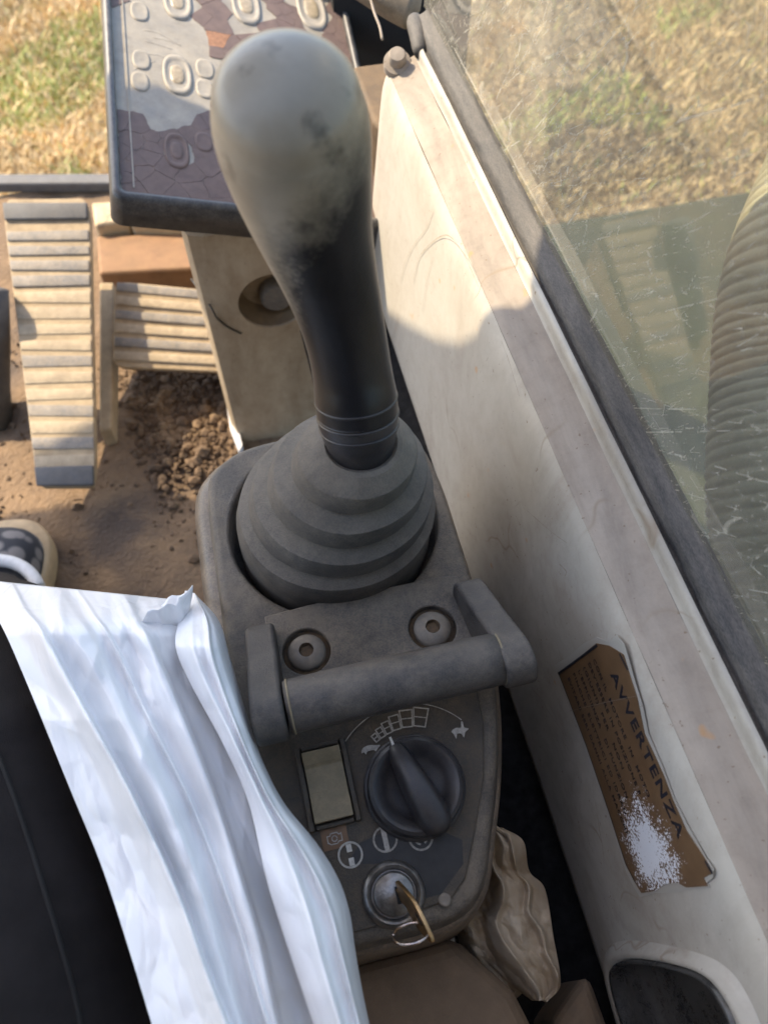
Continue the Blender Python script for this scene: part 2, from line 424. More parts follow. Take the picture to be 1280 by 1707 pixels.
# section points (x, z)
secF = [(.150, -.175), (.124, -.172), (.1195, -.160), (.1200, -.148), (.1255, -.09), (.1315, -.02), (.1365, .035), (.1395, .053), (.1435, .0625)]
secL = [(.1435, .0625), (.1500, .0665), (.1600, .0700), (.1685, .0740)]
secS = [(.1685, .0740), (.1696, .0765), (.1700, .0815), (.1712, .0840), (.1735, .0848)]
secK = [(.1735, .0835), (.1745, .0815), (.1765, .0815), (.1775, .0835)]
secE = [(.1770, .0830), (.1785, .0880), (.1810, .0905), (.1850, .0925), (.1885, .0950), (.1890, .1000)]
def extrude_sec(sec, y0, y1, n=90, amp=0.0006, wob=5.0, seed=0, fine=4):
    sec = catmull([(a, b) for a, b in sec], fine)
    R = []
    for y in np.linspace(y0, y1, n):
        R.append([(x+amp*fbm(y*wob+seed, x*40, 2.0, 3), y, z_+amp*fbm(y*wob+seed+9, x*40, 5.0, 3)) for x, z_ in sec])
    k = len(sec); V = np.concatenate([np.array(r) for r in R]); F = []
    for j in range(n-1):
        for i in range(k-1):
            F.append((j*k+i, j*k+i+1, (j+1)*k+i+1, (j+1)*k+i))
    return V, F
V, F = extrude_sec(secF, YB, YF, amp=0.0005)
# front end turned outward
secc = catmull(secF, 4); k0 = len(V)
end = [(x+0.0, YF, z_) for x, z_ in secc]; R1 = [(x+0.006, YF+0.008, z_) for x, z_ in secc]; R2 = [(x+0.045, YF+0.012, z_) for x, z_ in secc]
V = np.concatenate([V, R1, R2]); kk = len(secc); last = (90-1)*kk
for a, b in ((last, k0), (k0, k0+kk)):
    for i in range(kk-1): F.append((a+i, a+i+1, b+i+1, b+i))
mesh_obj('inner_face', V, F, M['cream'], side)
V, F = extrude_sec(secL, YB, YF, amp=0.0009, wob=9); mesh_obj('ledge', V, F, M['ledge'], side)
V, F = extrude_sec(secS, YB, YF, amp=0.0006, wob=8); mesh_obj('trim_strip', V, F, M['stripe'], side)
# body below and behind the face (keeps the space under the window closed)
V, F = prism([(.150, YB, -.176), (.150, YF+.01, -.176), (.178, YF+.01, -.176), (.178, YB, -.176)], (0, 0, .22))
mesh_obj('inner_core', V, F, M['dark'], side, smooth=False)
V, F = prism([(.1465, YB, .045), (.1465, YF, .045), (.178, YF, .045), (.178, YB, .045)], (0, 0, .0165))
mesh_obj('upper_core', V, F, M['dark'], side, smooth=False)

SA, SB = np.array([.1255, 0, -.09]), np.array([.1365, 0, .035]); SV = (SB-SA)/np.linalg.norm(SB-SA); SN = np.array([-SV[2], 0, SV[0]])
M['scuff'] = plain('scuff_dirt', (.27, .235, .19), .9, var=.4, scale=300)
for k, (pts_, w_) in enumerate(((((722, 348), (712, 380), (690, 410), (676, 440), (668, 470)), 2.6), (((690, 470), (700, 430), (724, 402), (748, 392), (770, 415), (786, 446), (800, 478)), 3.2), (((705, 520), (712, 470), (722, 430)), 2.0), (((838, 568), (850, 600), (862, 640), (868, 660)), 2.2), (((880, 850), (920, 885), (948, 905)), 1.4), (((935, 940), (946, 952), (944, 960)), 3.0), (((1000, 1180), (1040, 1190), (1075, 1175)), 1.4))):
    pp_ = catmull([PL(x, y, SA, SN) for x, y in pts_], 6); V = []
    for i, p in enumerate(pp_):
        d_ = pp_[min(i+1, len(pp_)-1)]-pp_[max(i-1, 0)]; d_ /= np.linalg.norm(d_); sd_ = np.cross(SN, d_)*w_*.00013*(.4+1.2*abs(noise.noise(Vector((i*.7, k*3.1, 0))))+.2)
        V += [p+SN*.0012-sd_, p+SN*.0012+sd_]
    mesh_obj('scuff_mark', V, [(2*i, 2*i+1, 2*i+3, 2*i+2) for i in range(len(pp_)-1)], M['scuff'], side, smooth=False)

win = thing('cab_window', (0.185, 0.0, 0.08), 'scratched dusty side window in a cracked black rubber seal', 'window')
V, F = extrude_sec(secK, YB, YF+.03, amp=0.0010, wob=30, seed=3, n=240); mesh_obj('seal_groove', V, F, M['seal_black'], win)
V, F = extrude_sec(secE, YB, YF+.035, amp=0.0009, wob=22, seed=5, n=240)
V, F = np.array(V), F
mesh_obj('rubber_seal', V, F, M['seal'], win)
# dusty lump closing the seal's front end
p0 = np.array([.1755, YF+.035, .086])
V, F = tube(catmull([(.171, YF-.01, .080), (.1765, YF+.02, .083), (.1790, YF+.04, .083), (.181, YF+.05, .08)], 5), [0.005, .0065, .0072, .0076, .0080, .0082, .0084, .0085, .0084, .0082, .0078, .0072, .0064, .005, .003, .001], 18)
mesh_obj('seal_end', V, F, M['seal'], win)

# glass: leaning slightly outward at the top
TILT = math.tan(math.radians(-4.5))
def gx(z_): return 0.1885 - (z_-0.095)*TILT
def glass_mat():
    m = bpy.data.materials.new('dusty_glass'); m.use_nodes = True; t = m.node_tree
    t.nodes.remove(t.nodes['Principled BSDF']); out = t.nodes['Material Output']; co = coords(t)
    tr = node(t, 'ShaderNodeBsdfTransparent'); tr.inputs[0].default_value = (0.93, 0.95, 0.90, 1)
    gl = node(t, 'ShaderNodeBsdfGlossy'); gl.inputs['Roughness'].default_value = 0.03
    fr = node(t, 'ShaderNodeFresnel'); fr.inputs['IOR'].default_value = 1.55
    mx = node(t, 'ShaderNodeMixShader'); t.links.new(math_(t, 'MULTIPLY', fr.outputs[0], 2.0, True), mx.inputs[0]); t.links.new(tr.outputs[0], mx.inputs[1]); t.links.new(gl.outputs[0], mx.inputs[2])
    df = node(t, 'ShaderNodeBsdfDiffuse'); df.inputs[0].default_value = (0.50, 0.47, 0.40, 1)
    tl = node(t, 'ShaderNodeBsdfTranslucent'); tl.inputs[0].default_value = (0.50, 0.47, 0.40, 1)
    dm = node(t, 'ShaderNodeMixShader'); dm.inputs[0].default_value = 0.4; t.links.new(df.outputs[0], dm.inputs[1]); t.links.new(tl.outputs[0], dm.inputs[2])
    # dust film + fine specks
    a = noise_fac(t, co, 7, 0.3, 0.75, 6, 0.6)
    b = noise_fac(t, co, 420, 0.60, 0.80, 3, 0.6)
    dust = math_(t, 'ADD', math_(t, 'ADD', math_(t, 'MULTIPLY', a, 0.20), 0.12), math_(t, 'MULTIPLY', b, 0.40))
    # scratches: stretched voronoi edges in three directions
    for ang, sc, w_, g_, amt in ((0.62, 26, 0.012, 0.46, 0.34), (0.80, 44, 0.016, 0.48, 0.30), (-0.5, 18, 0.007, 0.56, 0.34), (0.48, 80, 0.024, 0.50, 0.28), (1.5, 12, 0.004, 0.52, 0.30), (0.68, 130, 0.034, 0.48, 0.25)):
        mp = node(t, 'ShaderNodeMapping', vector_type='TEXTURE'); mp.inputs['Rotation'].default_value = (ang, 0, 0); mp.inputs['Scale'].default_value = (1, 1, 9.0)
        t.links.new(co, mp.inputs['Vector'])
        dn = node(t, 'ShaderNodeTexNoise'); dn.inputs['Scale'].default_value = 9; t.links.new(mp.outputs[0], dn.inputs['Vector'])
        va = node(t, 'ShaderNodeVectorMath', operation='MULTIPLY_ADD'); va.inputs[1].default_value = (0.05, 0.05, 0.05)
        t.links.new(dn.outputs['Color'], va.inputs[0]); t.links.new(mp.outputs[0], va.inputs[2])
        vo = node(t, 'ShaderNodeTexVoronoi', feature='DISTANCE_TO_EDGE'); vo.inputs['Scale'].default_value = sc; t.links.new(va.outputs[0], vo.inputs['Vector'])
        r = node(t, 'ShaderNodeMapRange'); r.inputs[1].default_value = w_; r.inputs[2].default_value = w_*0.2; t.links.new(vo.outputs['Distance'], r.inputs[0])
        g = noise_fac(t, co, sc*2.2, g_, g_+0.1, 4, 0.6)
        dust = math_(t, 'ADD', dust, math_(t, 'MULTIPLY', math_(t, 'MULTIPLY', r.outputs[0], g), amt))
    dust = math_(t, 'MINIMUM', dust, 0.75)
    fin = node(t, 'ShaderNodeMixShader'); t.links.new(dust, fin.inputs[0]); t.links.new(mx.outputs[0], fin.inputs[1]); t.links.new(dm.outputs[0], fin.inputs[2])
    t.links.new(fin.outputs[0], out.inputs['Surface'])
    return m
def clear_mat():
    m = bpy.data.materials.new('clear_glass'); m.use_nodes = True; t = m.node_tree
    t.nodes.remove(t.nodes['Principled BSDF']); out = t.nodes['Material Output']
    tr = node(t, 'ShaderNodeBsdfTransparent'); tr.inputs[0].default_value = (0.93, 0.96, 0.92, 1)
    t.links.new(tr.outputs[0], out.inputs['Surface']); return m
M['glass'] = glass_mat(); M['clear'] = clear_mat()
z0, z1 = 0.094, 0.80; y0, y1 = YB, 0.475
Vg = [(gx(z0), y0, z0), (gx(z0), y1, z0), (gx(z1), y1, z1), (gx(z1), y0, z1)]
Vg += [(x+0.005, y, z_) for x, y, z_ in Vg]
Fg = [(0, 1, 2, 3), (4, 7, 6, 5), (0, 4, 5, 1), (1, 5, 6, 2), (2, 6, 7, 3), (3, 7, 4, 0)]
mesh_obj('pane', Vg, Fg, None, win, smooth=False, mats=[M['glass'], M['clear']], fmat=[0, 1, 1, 1, 1, 1])

# ------------------------------------------------------------------ outside: machine deck and corrugated hose
M['deck'] = dusty('deck_paint', (0.018, 0.024, 0.010), (0.06, 0.06, 0.030), 0.5, 9, 0.7, 0.95, 0.2, 300, 0.3)
V, F = box((0.83, -0.22, -0.56), (1.20, 2.16, 0.10)); dk = mesh_obj('machine_deck', V, F, M['deck'], smooth=False)
bevel(dk, 0.012); tag(dk, 'dark dusty machine deck below the outside of the window', 'deck')
M['hose'] = dusty('hose_plastic', (0.20, 0.18, 0.12), (0.33, 0.285, 0.19), 0.6, 14, 0.6, 0.9, 0.3, 700, 0.25)
hc = catmull([D(1560, 90, .74), D(1472, 280, .74), D(1406, 450, .73), D(1380, 620, .73), D(1376, 800, .72), D(1402, 960, .71), D(1462, 1080, .70), D(1540, 1200, .70)], 40)
seg = np.linalg.norm(np.diff(hc, axis=0), axis=1); L = np.concatenate([[0], np.cumsum(seg)])
pitch = 0.0098; N = int(L[-1]/pitch*8)
ls = np.linspace(0, L[-1], N); hp = np.stack([np.interp(ls, L, hc[:, i]) for i in range(3)], 1)
hr = 0.098 + 0.0032*np.sqrt(np.abs(np.sin(math.pi*ls/pitch))) + 0.0012*np.sin(ls*31)
V, F = tube(hp, list(hr), 56)
hz = mesh_obj('corrugated_hose', V, F, M['hose'])
tag(hz, 'thick olive grey corrugated hose seen behind the scratched window', 'hose')

# ------------------------------------------------------------------ console
outl = catmull([(-.083, .045), (-.076, .063), (-.055, .0765), (-.019, .0805), (.025, .0775), (.055, .0705), (.075, .054), (.0815, .025), (.0815, -.025), (.0805, -.075), (.0775, -.120), (.071, -.155),
                (.060, -.190), (.047, -.220), (.034, -.246), (.012, -.2575), (-.04, -.2585), (-.085, -.2585), (-.102, -.252), (-.100, -.22), (-.092, -.15), (-.086, -.08), (-.0845, -.01)], 10, True)
NA = 300
def topz(y): return 0.0 if y > -.13 else -.15*(-.13-y)
ang = np.linspace(0, 2*math.pi, NA, endpoint=False)
oa = np.unwrap(np.arctan2(outl[:, 1], outl[:, 0])); orr = np.hypot(outl[:, 0], outl[:, 1])
if oa[-1] < oa[0]: oa = oa[::-1]; orr = orr[::-1]
def orad(a):
    return np.interp(a, np.concatenate([oa-2*math.pi, oa, oa+2*math.pi]), np.tile(orr, 3))
O2 = np.stack([orad(ang)*np.cos(ang), orad(ang)*np.sin(ang)], 1)
Tn = np.roll(O2, -1, 0)-np.roll(O2, 1, 0); Tn /= np.linalg.norm(Tn, axis=1)[:, None]; Nn = np.stack([Tn[:, 1], -Tn[:, 0]], 1)
con = thing('control_console', (0, -.09, FZ), 'dusty dark grey right hand control console carrying the joystick, dial and ignition lock', 'console')
RH = 0.0725
rings = []
rings.append(np.stack([RH*np.cos(ang), RH*np.sin(ang), np.full(NA, -.035)], 1))
rings.append(np.stack([RH*np.cos(ang), RH*np.sin(ang), np.full(NA, -.002)], 1))
for k in range(0, 9):
    f = k/8; P = (1-f)*np.stack([(RH+.0015)*np.cos(ang), (RH+.0015)*np.sin(ang)], 1)+f*(O2-Nn*0.005)
    rings.append(np.column_stack([P, [topz(y) for y in P[:, 1]]]))
def orng(off, dz): 
    P = O2+Nn*off; return np.column_stack([P, [topz(y)+dz for y in P[:, 1]]])
for off, dz in [(-.003, -.0006), (-.0013, -.0018), (-.0003, -.0036), (0.0005, -.008), (.002, -.016)]: rings.append(orng(off, dz))
V, F = ring_mesh(rings, True, False); mesh_obj('top_shell', V, F, M['console'], con)
FK = np.array([.40+.60*max(0.0, min(1.0, (-x-.02)/.05))*max(0.0, min(1.0, (y+.20)/.06)) for x, y in O2])[:, None]
def orng2(off, dz):
    P = O2+Nn*(off*FK); return np.column_stack([P, [topz(y)+dz for y in P[:, 1]]])
rings = [orng2(o_, d_) for o_, d_ in [(.0005, -.0145), (.0060, -.016), (.0105, -.019), (.0135, -.026), (.0150, -.05), (.016, -.10), (.012, -.14)]]
for zz, o_ in ((-.25, -.002), (-.44, -.01)):
    P = O2+Nn*o_; rings.append(np.column_stack([P, np.full(NA, zz)]))
V, F = ring_mesh(rings, False, False); mesh_obj('side_shell', V, F, M['console_side'], con)

PN = np.array([0, -.15, 1.0]); PN /= np.linalg.norm(PN); PP = np.array([0, -.13, 0.0])
def pan(px, py, h=0.0): return PL(px, py, PP+PN*h, PN)
PU = np.array([1.0, 0, 0]); PV = np.cross(PN, PU)
def on_panel(c, a, b, h=0): return np.array(c)+PU*a+PV*b+PN*h
# raised panel plate
pxs = [pan(*p) for p in [(640, 1180), (797, 1165)]]
pl = np.array([(-.088, -.1315), (.0625, -.1315), (.0600, -.160), (.0515, -.190), (.0385, -.217), (.026, -.240), (.015, -.2485), (-.03, -.252), (-.09, -.252), (-.090, -.19)])
pl = np.array([(x, y, topz(y)) for x, y in pl])
V, F = prism(pl, PN*0.0022); bevel(mesh_obj('control_panel', V, F, M['panel'], con, smooth=False), 0.0009, 2)
SURF = 0.0023

# rocker switch
sw = pan(546, 1308, SURF)
def panel_box(c, w, h, z0, z1, taper=0.0):
    lo = [on_panel(c, sx*w/2, sy*h/2, z0) for sx, sy in ((-1,-1),(1,-1),(1,1),(-1,1))]
    hi = [on_panel(c, sx*(w/2-taper), sy*(h/2-taper), z1) for sx, sy in ((-1,-1),(1,-1),(1,1),(-1,1))]
    return ring_mesh([np.array(lo), np.array(hi)])
fr = join(*[panel_box(on_panel(sw, a, b), w, h, -.001, .0042, .0006) for a, b, w, h in ((-.0135, 0, .004, .048), (.0135, 0, .004, .048), (0, .0222, .0229, .0035), (0, -.0222, .0229, .0035))])
rs = mesh_obj('rocker_switch', *fr, M['panel'], con, smooth=False); bevel(rs, .0006, 2)
prof = [(-.020, .0015), (-.020, .0088), (-.003, .0038), (.0105, .0048), (.0125, .0072), (.0192, .0128), (.0202, .0015)]
V, F = prism([on_panel(sw, -.0112, b, h) for b, h in prof], PU*.0224)
bevel(mesh_obj('rocker', V, F, M['rocker'], rs, smooth=False), .0007, 2)

# throttle dial
dc = pan(691, 1312, SURF)
dial = mesh_obj('throttle_dial', *lathe([(.0300, -.001), (.0300, .0015), (.0290, .0026), (.0282, .0028), (.0280, .0080), (.0270, .0118), (.0250, .0132), (.0225, .0124), (.0185, .0080), (.0140, .0058), (.0, .0052)], dc, 72, PN), M['knob'], con)
smooth_angle(dial, 35)
# grip bar across the dial, pointing up left as in the photo
th = math.radians(106)
gu = PU*math.cos(th)+PV*math.sin(th); gv = np.cross(PN, gu)
R = []
for q, (l, w, h) in enumerate([(-.030, .0015, .013), (-.0285, .0060, .018), (-.024, .0088, .0222), (-.015, .0092, .0240), (0, .0080, .0240), (.012, .0066, .0225), (.020, .0056, .0190), (.0255, .0045, .0150), (.0275, .0012, .0115)]):
    c0 = dc+gu*l
    R.append(np.array([c0+gv*a*w+PN*(.006+(h-.006)*b) for a, b in ((-1.25, 0), (-1.08, .5), (-.9, .85), (-.45, 1.0), (.45, 1.0), (.9, .85), (1.08, .5), (1.25, 0))]))
V, F = ring_mesh(R); subsurf(mesh_obj('dial_grip', V, F, M['knob'], dial), 2)
V, F = prism([on_panel(dc+gu*.0262, a, b, .0135) for a, b in ((-.0012, -.001), (.0006, -.0014), (-.0006, .0042), (-.0018, .004))], PN*.0006)
mesh_obj('pointer_mark', V, F, M['print_bright'], dial, smooth=False)
# printed marks on the panel
def ribbon(pts, w, h=0.0004):
    """flat printed line through 2-D points relative to the panel; pts are world points on the panel"""
    pts = [np.array(p) for p in pts]; V = []; F = []
    for i in range(len(pts)-1):
        a, b = pts[i], pts[i+1]; d_ = b-a; d_ = d_/(np.linalg.norm(d_)+1e-9); s_ = np.cross(PN, d_)*w/2
        k = len(V); V += [a-s_-d_*w*.4, b-s_+d_*w*.4, b+s_+d_*w*.4, a+s_-d_*w*.4]; F.append((k, k+1, k+2, k+3))
    V = np.array(V); n = len(V); V = np.concatenate([V, V+PN*h])
    F = F+[tuple(i+n for i in f) for f in F]
    return V, F
def circ(c, r, a0=0, a1=360, n=28):
    return [on_panel(c, r*math.cos(math.radians(a)), r*math.sin(math.radians(a)), .0003) for a in np.linspace(a0, a1, n)]
LW = .00075
# growing boxes along the dial's arc
cells = [(116, .0340, .0385), (109.5, .0340, .0398), (102, .0342, .0412), (93.5, .0345, .0430), (83, .0348, .0448), (71, .0352, .0462)]
wid = [2.3, 2.7, 3.2, 4.0, 5.0, 5.6]
for (a, r0, r1), w in zip(cells, wid):
    q = [on_panel(dc, r*math.cos(math.radians(a+s_*w)), r*math.sin(math.radians(a+s_*w)), .0003) for r, s_ in ((r0, 1), (r1, 1), (r1, -1), (r0, -1), (r0, 1))]
    V, F = ribbon(q, LW); mesh_obj('scale_mark', V, F, M['print'], con, smooth=False)
    q = [on_panel(dc, (r0+r1)/2*math.cos(math.radians(a+s_*w)), (r0+r1)/2*math.sin(math.radians(a+s_*w)), .0003) for s_ in (1, -1)]
    V, F = ribbon(q, LW*.8); mesh_obj('scale_mark', V, F, M['print'], con, smooth=False)
V, F = ribbon([on_panel(dc, .0485*math.cos(math.radians(a)), .0485*math.sin(math.radians(a)), .0003) for a in np.linspace(150, 40, 40)], .0005); mesh_obj('scale_arc', V, F, M['print'], con, smooth=False)
# slow (tortoise) and fast (hare) pictograms
def blob(c, pts, m, name, par):
    loop = catmull([(a, b) for a, b in pts], 4, True)
    V, F = prism([on_panel(c, a, b, .0002) for a, b in loop], PN*.0003); return mesh_obj(name, V, F, m, par, smooth=False)
tc = pan(617, 1249, SURF); blob(tc, [(-.0055, -.001), (-.004, .0016), (0, .0024), (.0035, .0016), (.0062, .001), (.0045, -.0006), (.003, -.002), (.0018, -.0008), (-.002, -.001), (-.003, -.0024), (-.004, -.001)], M['print'], 'slow_mark', con)
hc_ = pan(766, 1219, SURF); blob(hc_, [(-.005, .001), (-.002, .0024), (.0012, .002), (.0022, .0052), (.0032, .0048), (.0032, .0016), (.0056, .0002), (.003, -.0014), (.0015, -.0042), (.0004, -.0016), (-.002, -.0012), (-.0032, -.0038), (-.0042, -.0006)], M['print'], 'fast_mark', con)
# ignition pictograms
for (px, py), kind_ in (((584, 1425), 'off'), ((642, 1399), 'on'), ((701, 1396), 'start')):
    c0 = pan(px, py, SURF); mm = M['print_bright'] if kind_ == 'off' else M['print']
    V, F = ribbon(circ(c0, .0066), .0011); o = mesh_obj('ignition_mark', V, F, mm, con, smooth=False)
    if kind_ == 'off':
        for s_ in (-1, 1):
            V, F = panel_box(on_panel(c0, 0, s_*.0037), .0030, .0042, .0002, .0006); mesh_obj('mark_bar', V, F, mm, o, smooth=False)
    elif kind_ == 'on':
        V, F = panel_box(c0, .0028, .0122, .0002, .0006); mesh_obj('mark_bar', V, F, mm, o, smooth=False)
    else:
        V, F = ribbon(circ(c0, .0036, -60, 250), .0010); mesh_obj('mark_bar', V, F, mm, o, smooth=False)
        V, F = ribbon([on_panel(c0, -.001, 0), on_panel(c0, .002, .0015), on_panel(c0, .001, -.002)], .0008); mesh_obj('mark_bar', V, F, mm, o, smooth=False)
# little brown sticker with an engine outline
sc_ = pan(558, 1396, SURF); V, F = panel_box(sc_, .0150, .0122, -.0004, .0004); st = mesh_obj('engine_sticker', V, F, M['sticker_brown'], con, smooth=False)
eng = [(-.0042, -.0022), (-.0042, .0012), (-.0026, .0012), (-.0020, .0024), (.0016, .0024), (.0026, .0012), (.0040, .0016), (.0040, -.0024), (.0020, -.0024), (.0010, -.0034), (-.0026, -.0034), (-.0042, -.0022)]
V, F = ribbon([on_panel(sc_, a, b, .0005) for a, b in eng], .0006); mesh_obj('engine_outline', V, F, M['print'], st, smooth=False)
V, F = ribbon(circ(on_panel(sc_, -.0002, -.0006, .0002), .0015, 0, 330, 12), .0006); mesh_obj('engine_outline', V, F, M['print'], st, smooth=False)
V, F = ribbon([on_panel(sc_, -.003+.0012*k, .0046, .0005) for k in range(6)], .0006); mesh_obj('engine_caption', V, F, M['sticker_brown'], st, smooth=False)
# ignition lock
ic = pan(656, 1490, SURF)
lk = mesh_obj('ignition_lock', *lathe([(.0178, -.002), (.0178, .0012), (.0168, .0036), (.0150, .0046), (.0132, .0038), (.0124, .0022), (.0118, .0022), (.0115, .0052), (.0105, .0064), (.0, .0066)], ic, 64, PN), M['steel'], con)
smooth_angle(lk, 50)
V, F = panel_box(on_panel(ic, .002, -.001), .0022, .009, .0064, .0070); mesh_obj('key_slot', V, F, M['dark'], lk, smooth=False)
# small screw of the panel
scw = pan(741, 1500, SURF); V, F = lathe([(.0036, -.001), (.0036, .0008), (.0028, .0014), (.0018, .0010), (.0, .0008)], scw, 24, PN); mesh_obj('panel_screw', V, F, M['steel_dusty'], con)
# dark shield shaped decal around the lock
dsh = [pan(*p, SURF-.0002) for p in [(580, 1440), (600, 1405), (650, 1382), (720, 1378), (770, 1400), (772, 1440), (735, 1490), (700, 1500), (640, 1440)]]
V, F = prism(dsh, PN*.0003); mesh_obj('ignition_decal', V, F, plain('decal_black', (0.012, 0.012, 0.013), 0.45, var=0.5, scale=150), con, smooth=False)

# tan cover behind/below the panel
V, F = prism([(-.115, -.262, -.085), (.018, -.262, -.085), (.046, -.30, -.085), (.060, -.36, -.085), (.062, -.50, -.085), (-.115, -.50, -.085)], (0, 0, -.34))
tcv = mesh_obj('seat_side_cover', V, F, M['tan_cover'], smooth=False); bevel(tcv, .012, 4)
tag(tcv, 'tan brown seat side cover behind the console, below the ignition key', 'cover')
V, F = prism([(.066, -.325, -.13), (.104, -.30, -.13), (.11, -.50, -.13), (.066, -.50, -.13)], (0, 0, -.3))
tc2 = mesh_obj('seat_base_cover', V, F, M['tan_cover'], smooth=False); bevel(tc2, .012, 4)
tag(tc2, 'narrow brown cover below the crumpled rag at the bottom edge', 'cover')
# black carpet under the gap between console and side panel
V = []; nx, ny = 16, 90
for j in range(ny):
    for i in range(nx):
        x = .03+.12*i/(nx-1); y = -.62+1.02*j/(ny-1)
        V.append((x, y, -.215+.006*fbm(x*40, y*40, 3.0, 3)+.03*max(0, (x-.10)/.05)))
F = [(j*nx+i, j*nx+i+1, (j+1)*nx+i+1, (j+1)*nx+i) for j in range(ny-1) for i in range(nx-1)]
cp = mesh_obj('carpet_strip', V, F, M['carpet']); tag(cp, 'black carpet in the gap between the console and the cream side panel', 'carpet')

# ------------------------------------------------------------------ grab handle over the console
hd = thing('grab_handle', (.012, -.10, .001), 'black dusty grab handle bolted across the console behind the joystick boot', 'handle')
plate = np.array([(-.058, -.0655, 0), (-.03, -.0640, 0), (.012, -.0635, 0), (.060, -.0640, 0), (.070, -.0660, 0), (.074, -.128, 0), (-.056, -.128, 0)])
V, F = prism(plate+[0, 0, .0005], (0, 0, .0085)); pb = mesh_obj('mounting_plate', V, F, M['console'], hd, smooth=False)
bl = [Z(511, 1085, .009), Z(721, 1046, .009)]
cut = []
for b_ in bl:
    V, F = lathe([(.0150, -.0055), (.0156, .01)], b_, 48, None, True, True); cut.append(mesh_obj('cutter', V, F, M['dark']))
boolean_cut(pb, cut); smooth_angle(pb, 30); bevel(pb, .0008, 2, 40)
for b_ in bl:
    c0 = np.array(b_)+[0, 0, -.0052]
    V, F = lathe([(.0149, 0), (.0149, .0006), (.0, .0006)], c0, 40); mesh_obj('bolt_recess', V, F, M['rusty_well'], hd)
    bo = mesh_obj('bolt', *lathe([(.0118, .0006), (.0120, .0030), (.0108, .0052), (.0080, .0068), (.0050, .0074), (.0046, .0074)], c0, 40, None, False, False), M['steel_dusty'], hd)
    hexa = []
    for k in range(40):
        a = 2*math.pi*k/40; rr = .0046*math.cos(math.pi/6)/math.cos(((a % (math.pi/3))-math.pi/6)); hexa.append((rr*math.cos(a), rr*math.sin(a)))
    hx = np.array(hexa)
    R = [np.column_stack([hx*1.05, np.full(40, .0074)])+c0, np.column_stack([hx*.95, np.full(40, .0040)])+c0]
    V, F = ring_mesh(R, False, True); mesh_obj('hex_socket', V, F, M['rusty_well'], bo, smooth=False)
# arms: vertical wedge shaped side plates
prof = [(-.078, .002), (-.0755, .014), (-.0775, .0225), (-.086, .0290), (-.100, .0365), (-.118, .0470), (-.132, .0560), (-.142, .0590), (-.152, .0560), (-.1570, .0460), (-.1550, .0340), (-.147, .0265), (-.136, .0220), (-.128, .010), (-.126, .002)]
pr = catmull(prof, 3)
def arm(x0, x1, shear):
    A = np.array([(x0+shear*(-.078-y), y, z_) for y, z_ in pr]); B = np.array([(x1+shear*(-.078-y), y, z_) for y, z_ in pr])
    return ring_mesh([A, B])
for x0, x1, sh in ((-.0705, -.0525, -.02), (.0635, .0815, .09)):
    V, F = arm(x0, x1, sh); o = mesh_obj('handle_arm', V, F, M['black_gloss'], hd, smooth=True); smooth_angle(o, 50); bevel(o, .0045, 4, 50)
BY, BZ = -.1395, .0430
V, F = tube([(-.0530, BY, BZ), (-.0525, BY, BZ), (-.049, BY, BZ), (.0, BY, BZ), (.06, BY, BZ), (.0705, BY, BZ), (.0725, BY, BZ)], [.0110, .0146, .0152, .0154, .0152, .0150, .0115], 40)
bar = mesh_obj('handle_bar', V, F, M['black_gloss'], hd)
for xx in (-.0505, .0708):
    V, F = lathe([(.0153, -.0006), (.0157, 0), (.0153, .0006)], (xx, BY, BZ), 40, (1, 0, 0), True, True); mesh_obj('seam_ring', V, F, M['rocker'], bar)

# ------------------------------------------------------------------ joystick
js = thing('joystick', (0, 0, -.02), 'black joystick with a dusty pale bulbous grip and stepped rubber boot', 'joystick')
ctop = D(602, 738, .452)
def bc(h):
    f = max(0, min(1, h/ctop[2])); f2 = f**1.15
    return np.array([ctop[0]*f2, ctop[1]*f2, h])
tiers = [(.0675, -.020), (.0668, .0110), (.0656, .0275), (.0650, .0290), (.0560, .0360), (.0548, .0372), (.0550, .0385), (.0592, .0388), (.0590, .0400), (.0572, .0550), (.0566, .0563), (.0455, .0636), (.0444, .0648), (.0446, .0660), (.0490, .0663), (.0488, .0676), (.0470, .0820), (.0463, .0833), (.0335, .0896), (.0322, .0908), (.0324, .0920), (.0366, .0923), (.0364, .0936), (.0345, .1065), (.0337, .1080), (.0235, .1165), (.0205, .1175), (.0150, .1130)]
# a slight irregularity so the folds are not machine perfect
def lathe_wob(prof, centre, n=96):
    a = np.linspace(0, 2*math.pi, n, endpoint=False); R = []
    for r, h in prof:
        c = centre(h); w = np.array([1+.010*fbm(math.cos(q)*1.4, math.sin(q)*1.4, h*22, 3) for q in a])
        R.append(np.stack([c[0]+r*w*np.cos(a), c[1]+r*w*np.sin(a), np.full(n, c[2])+.0005*np.array([fbm(math.cos(q)*1.2+7, math.sin(q)*1.2, h*30, 2) for q in a])], 1))
    return ring_mesh(R, False, False)
V, F = lathe_wob(tiers, bc); bt = mesh_obj('rubber_boot', V, F, M['boot'], js); smooth_angle(bt, 25)
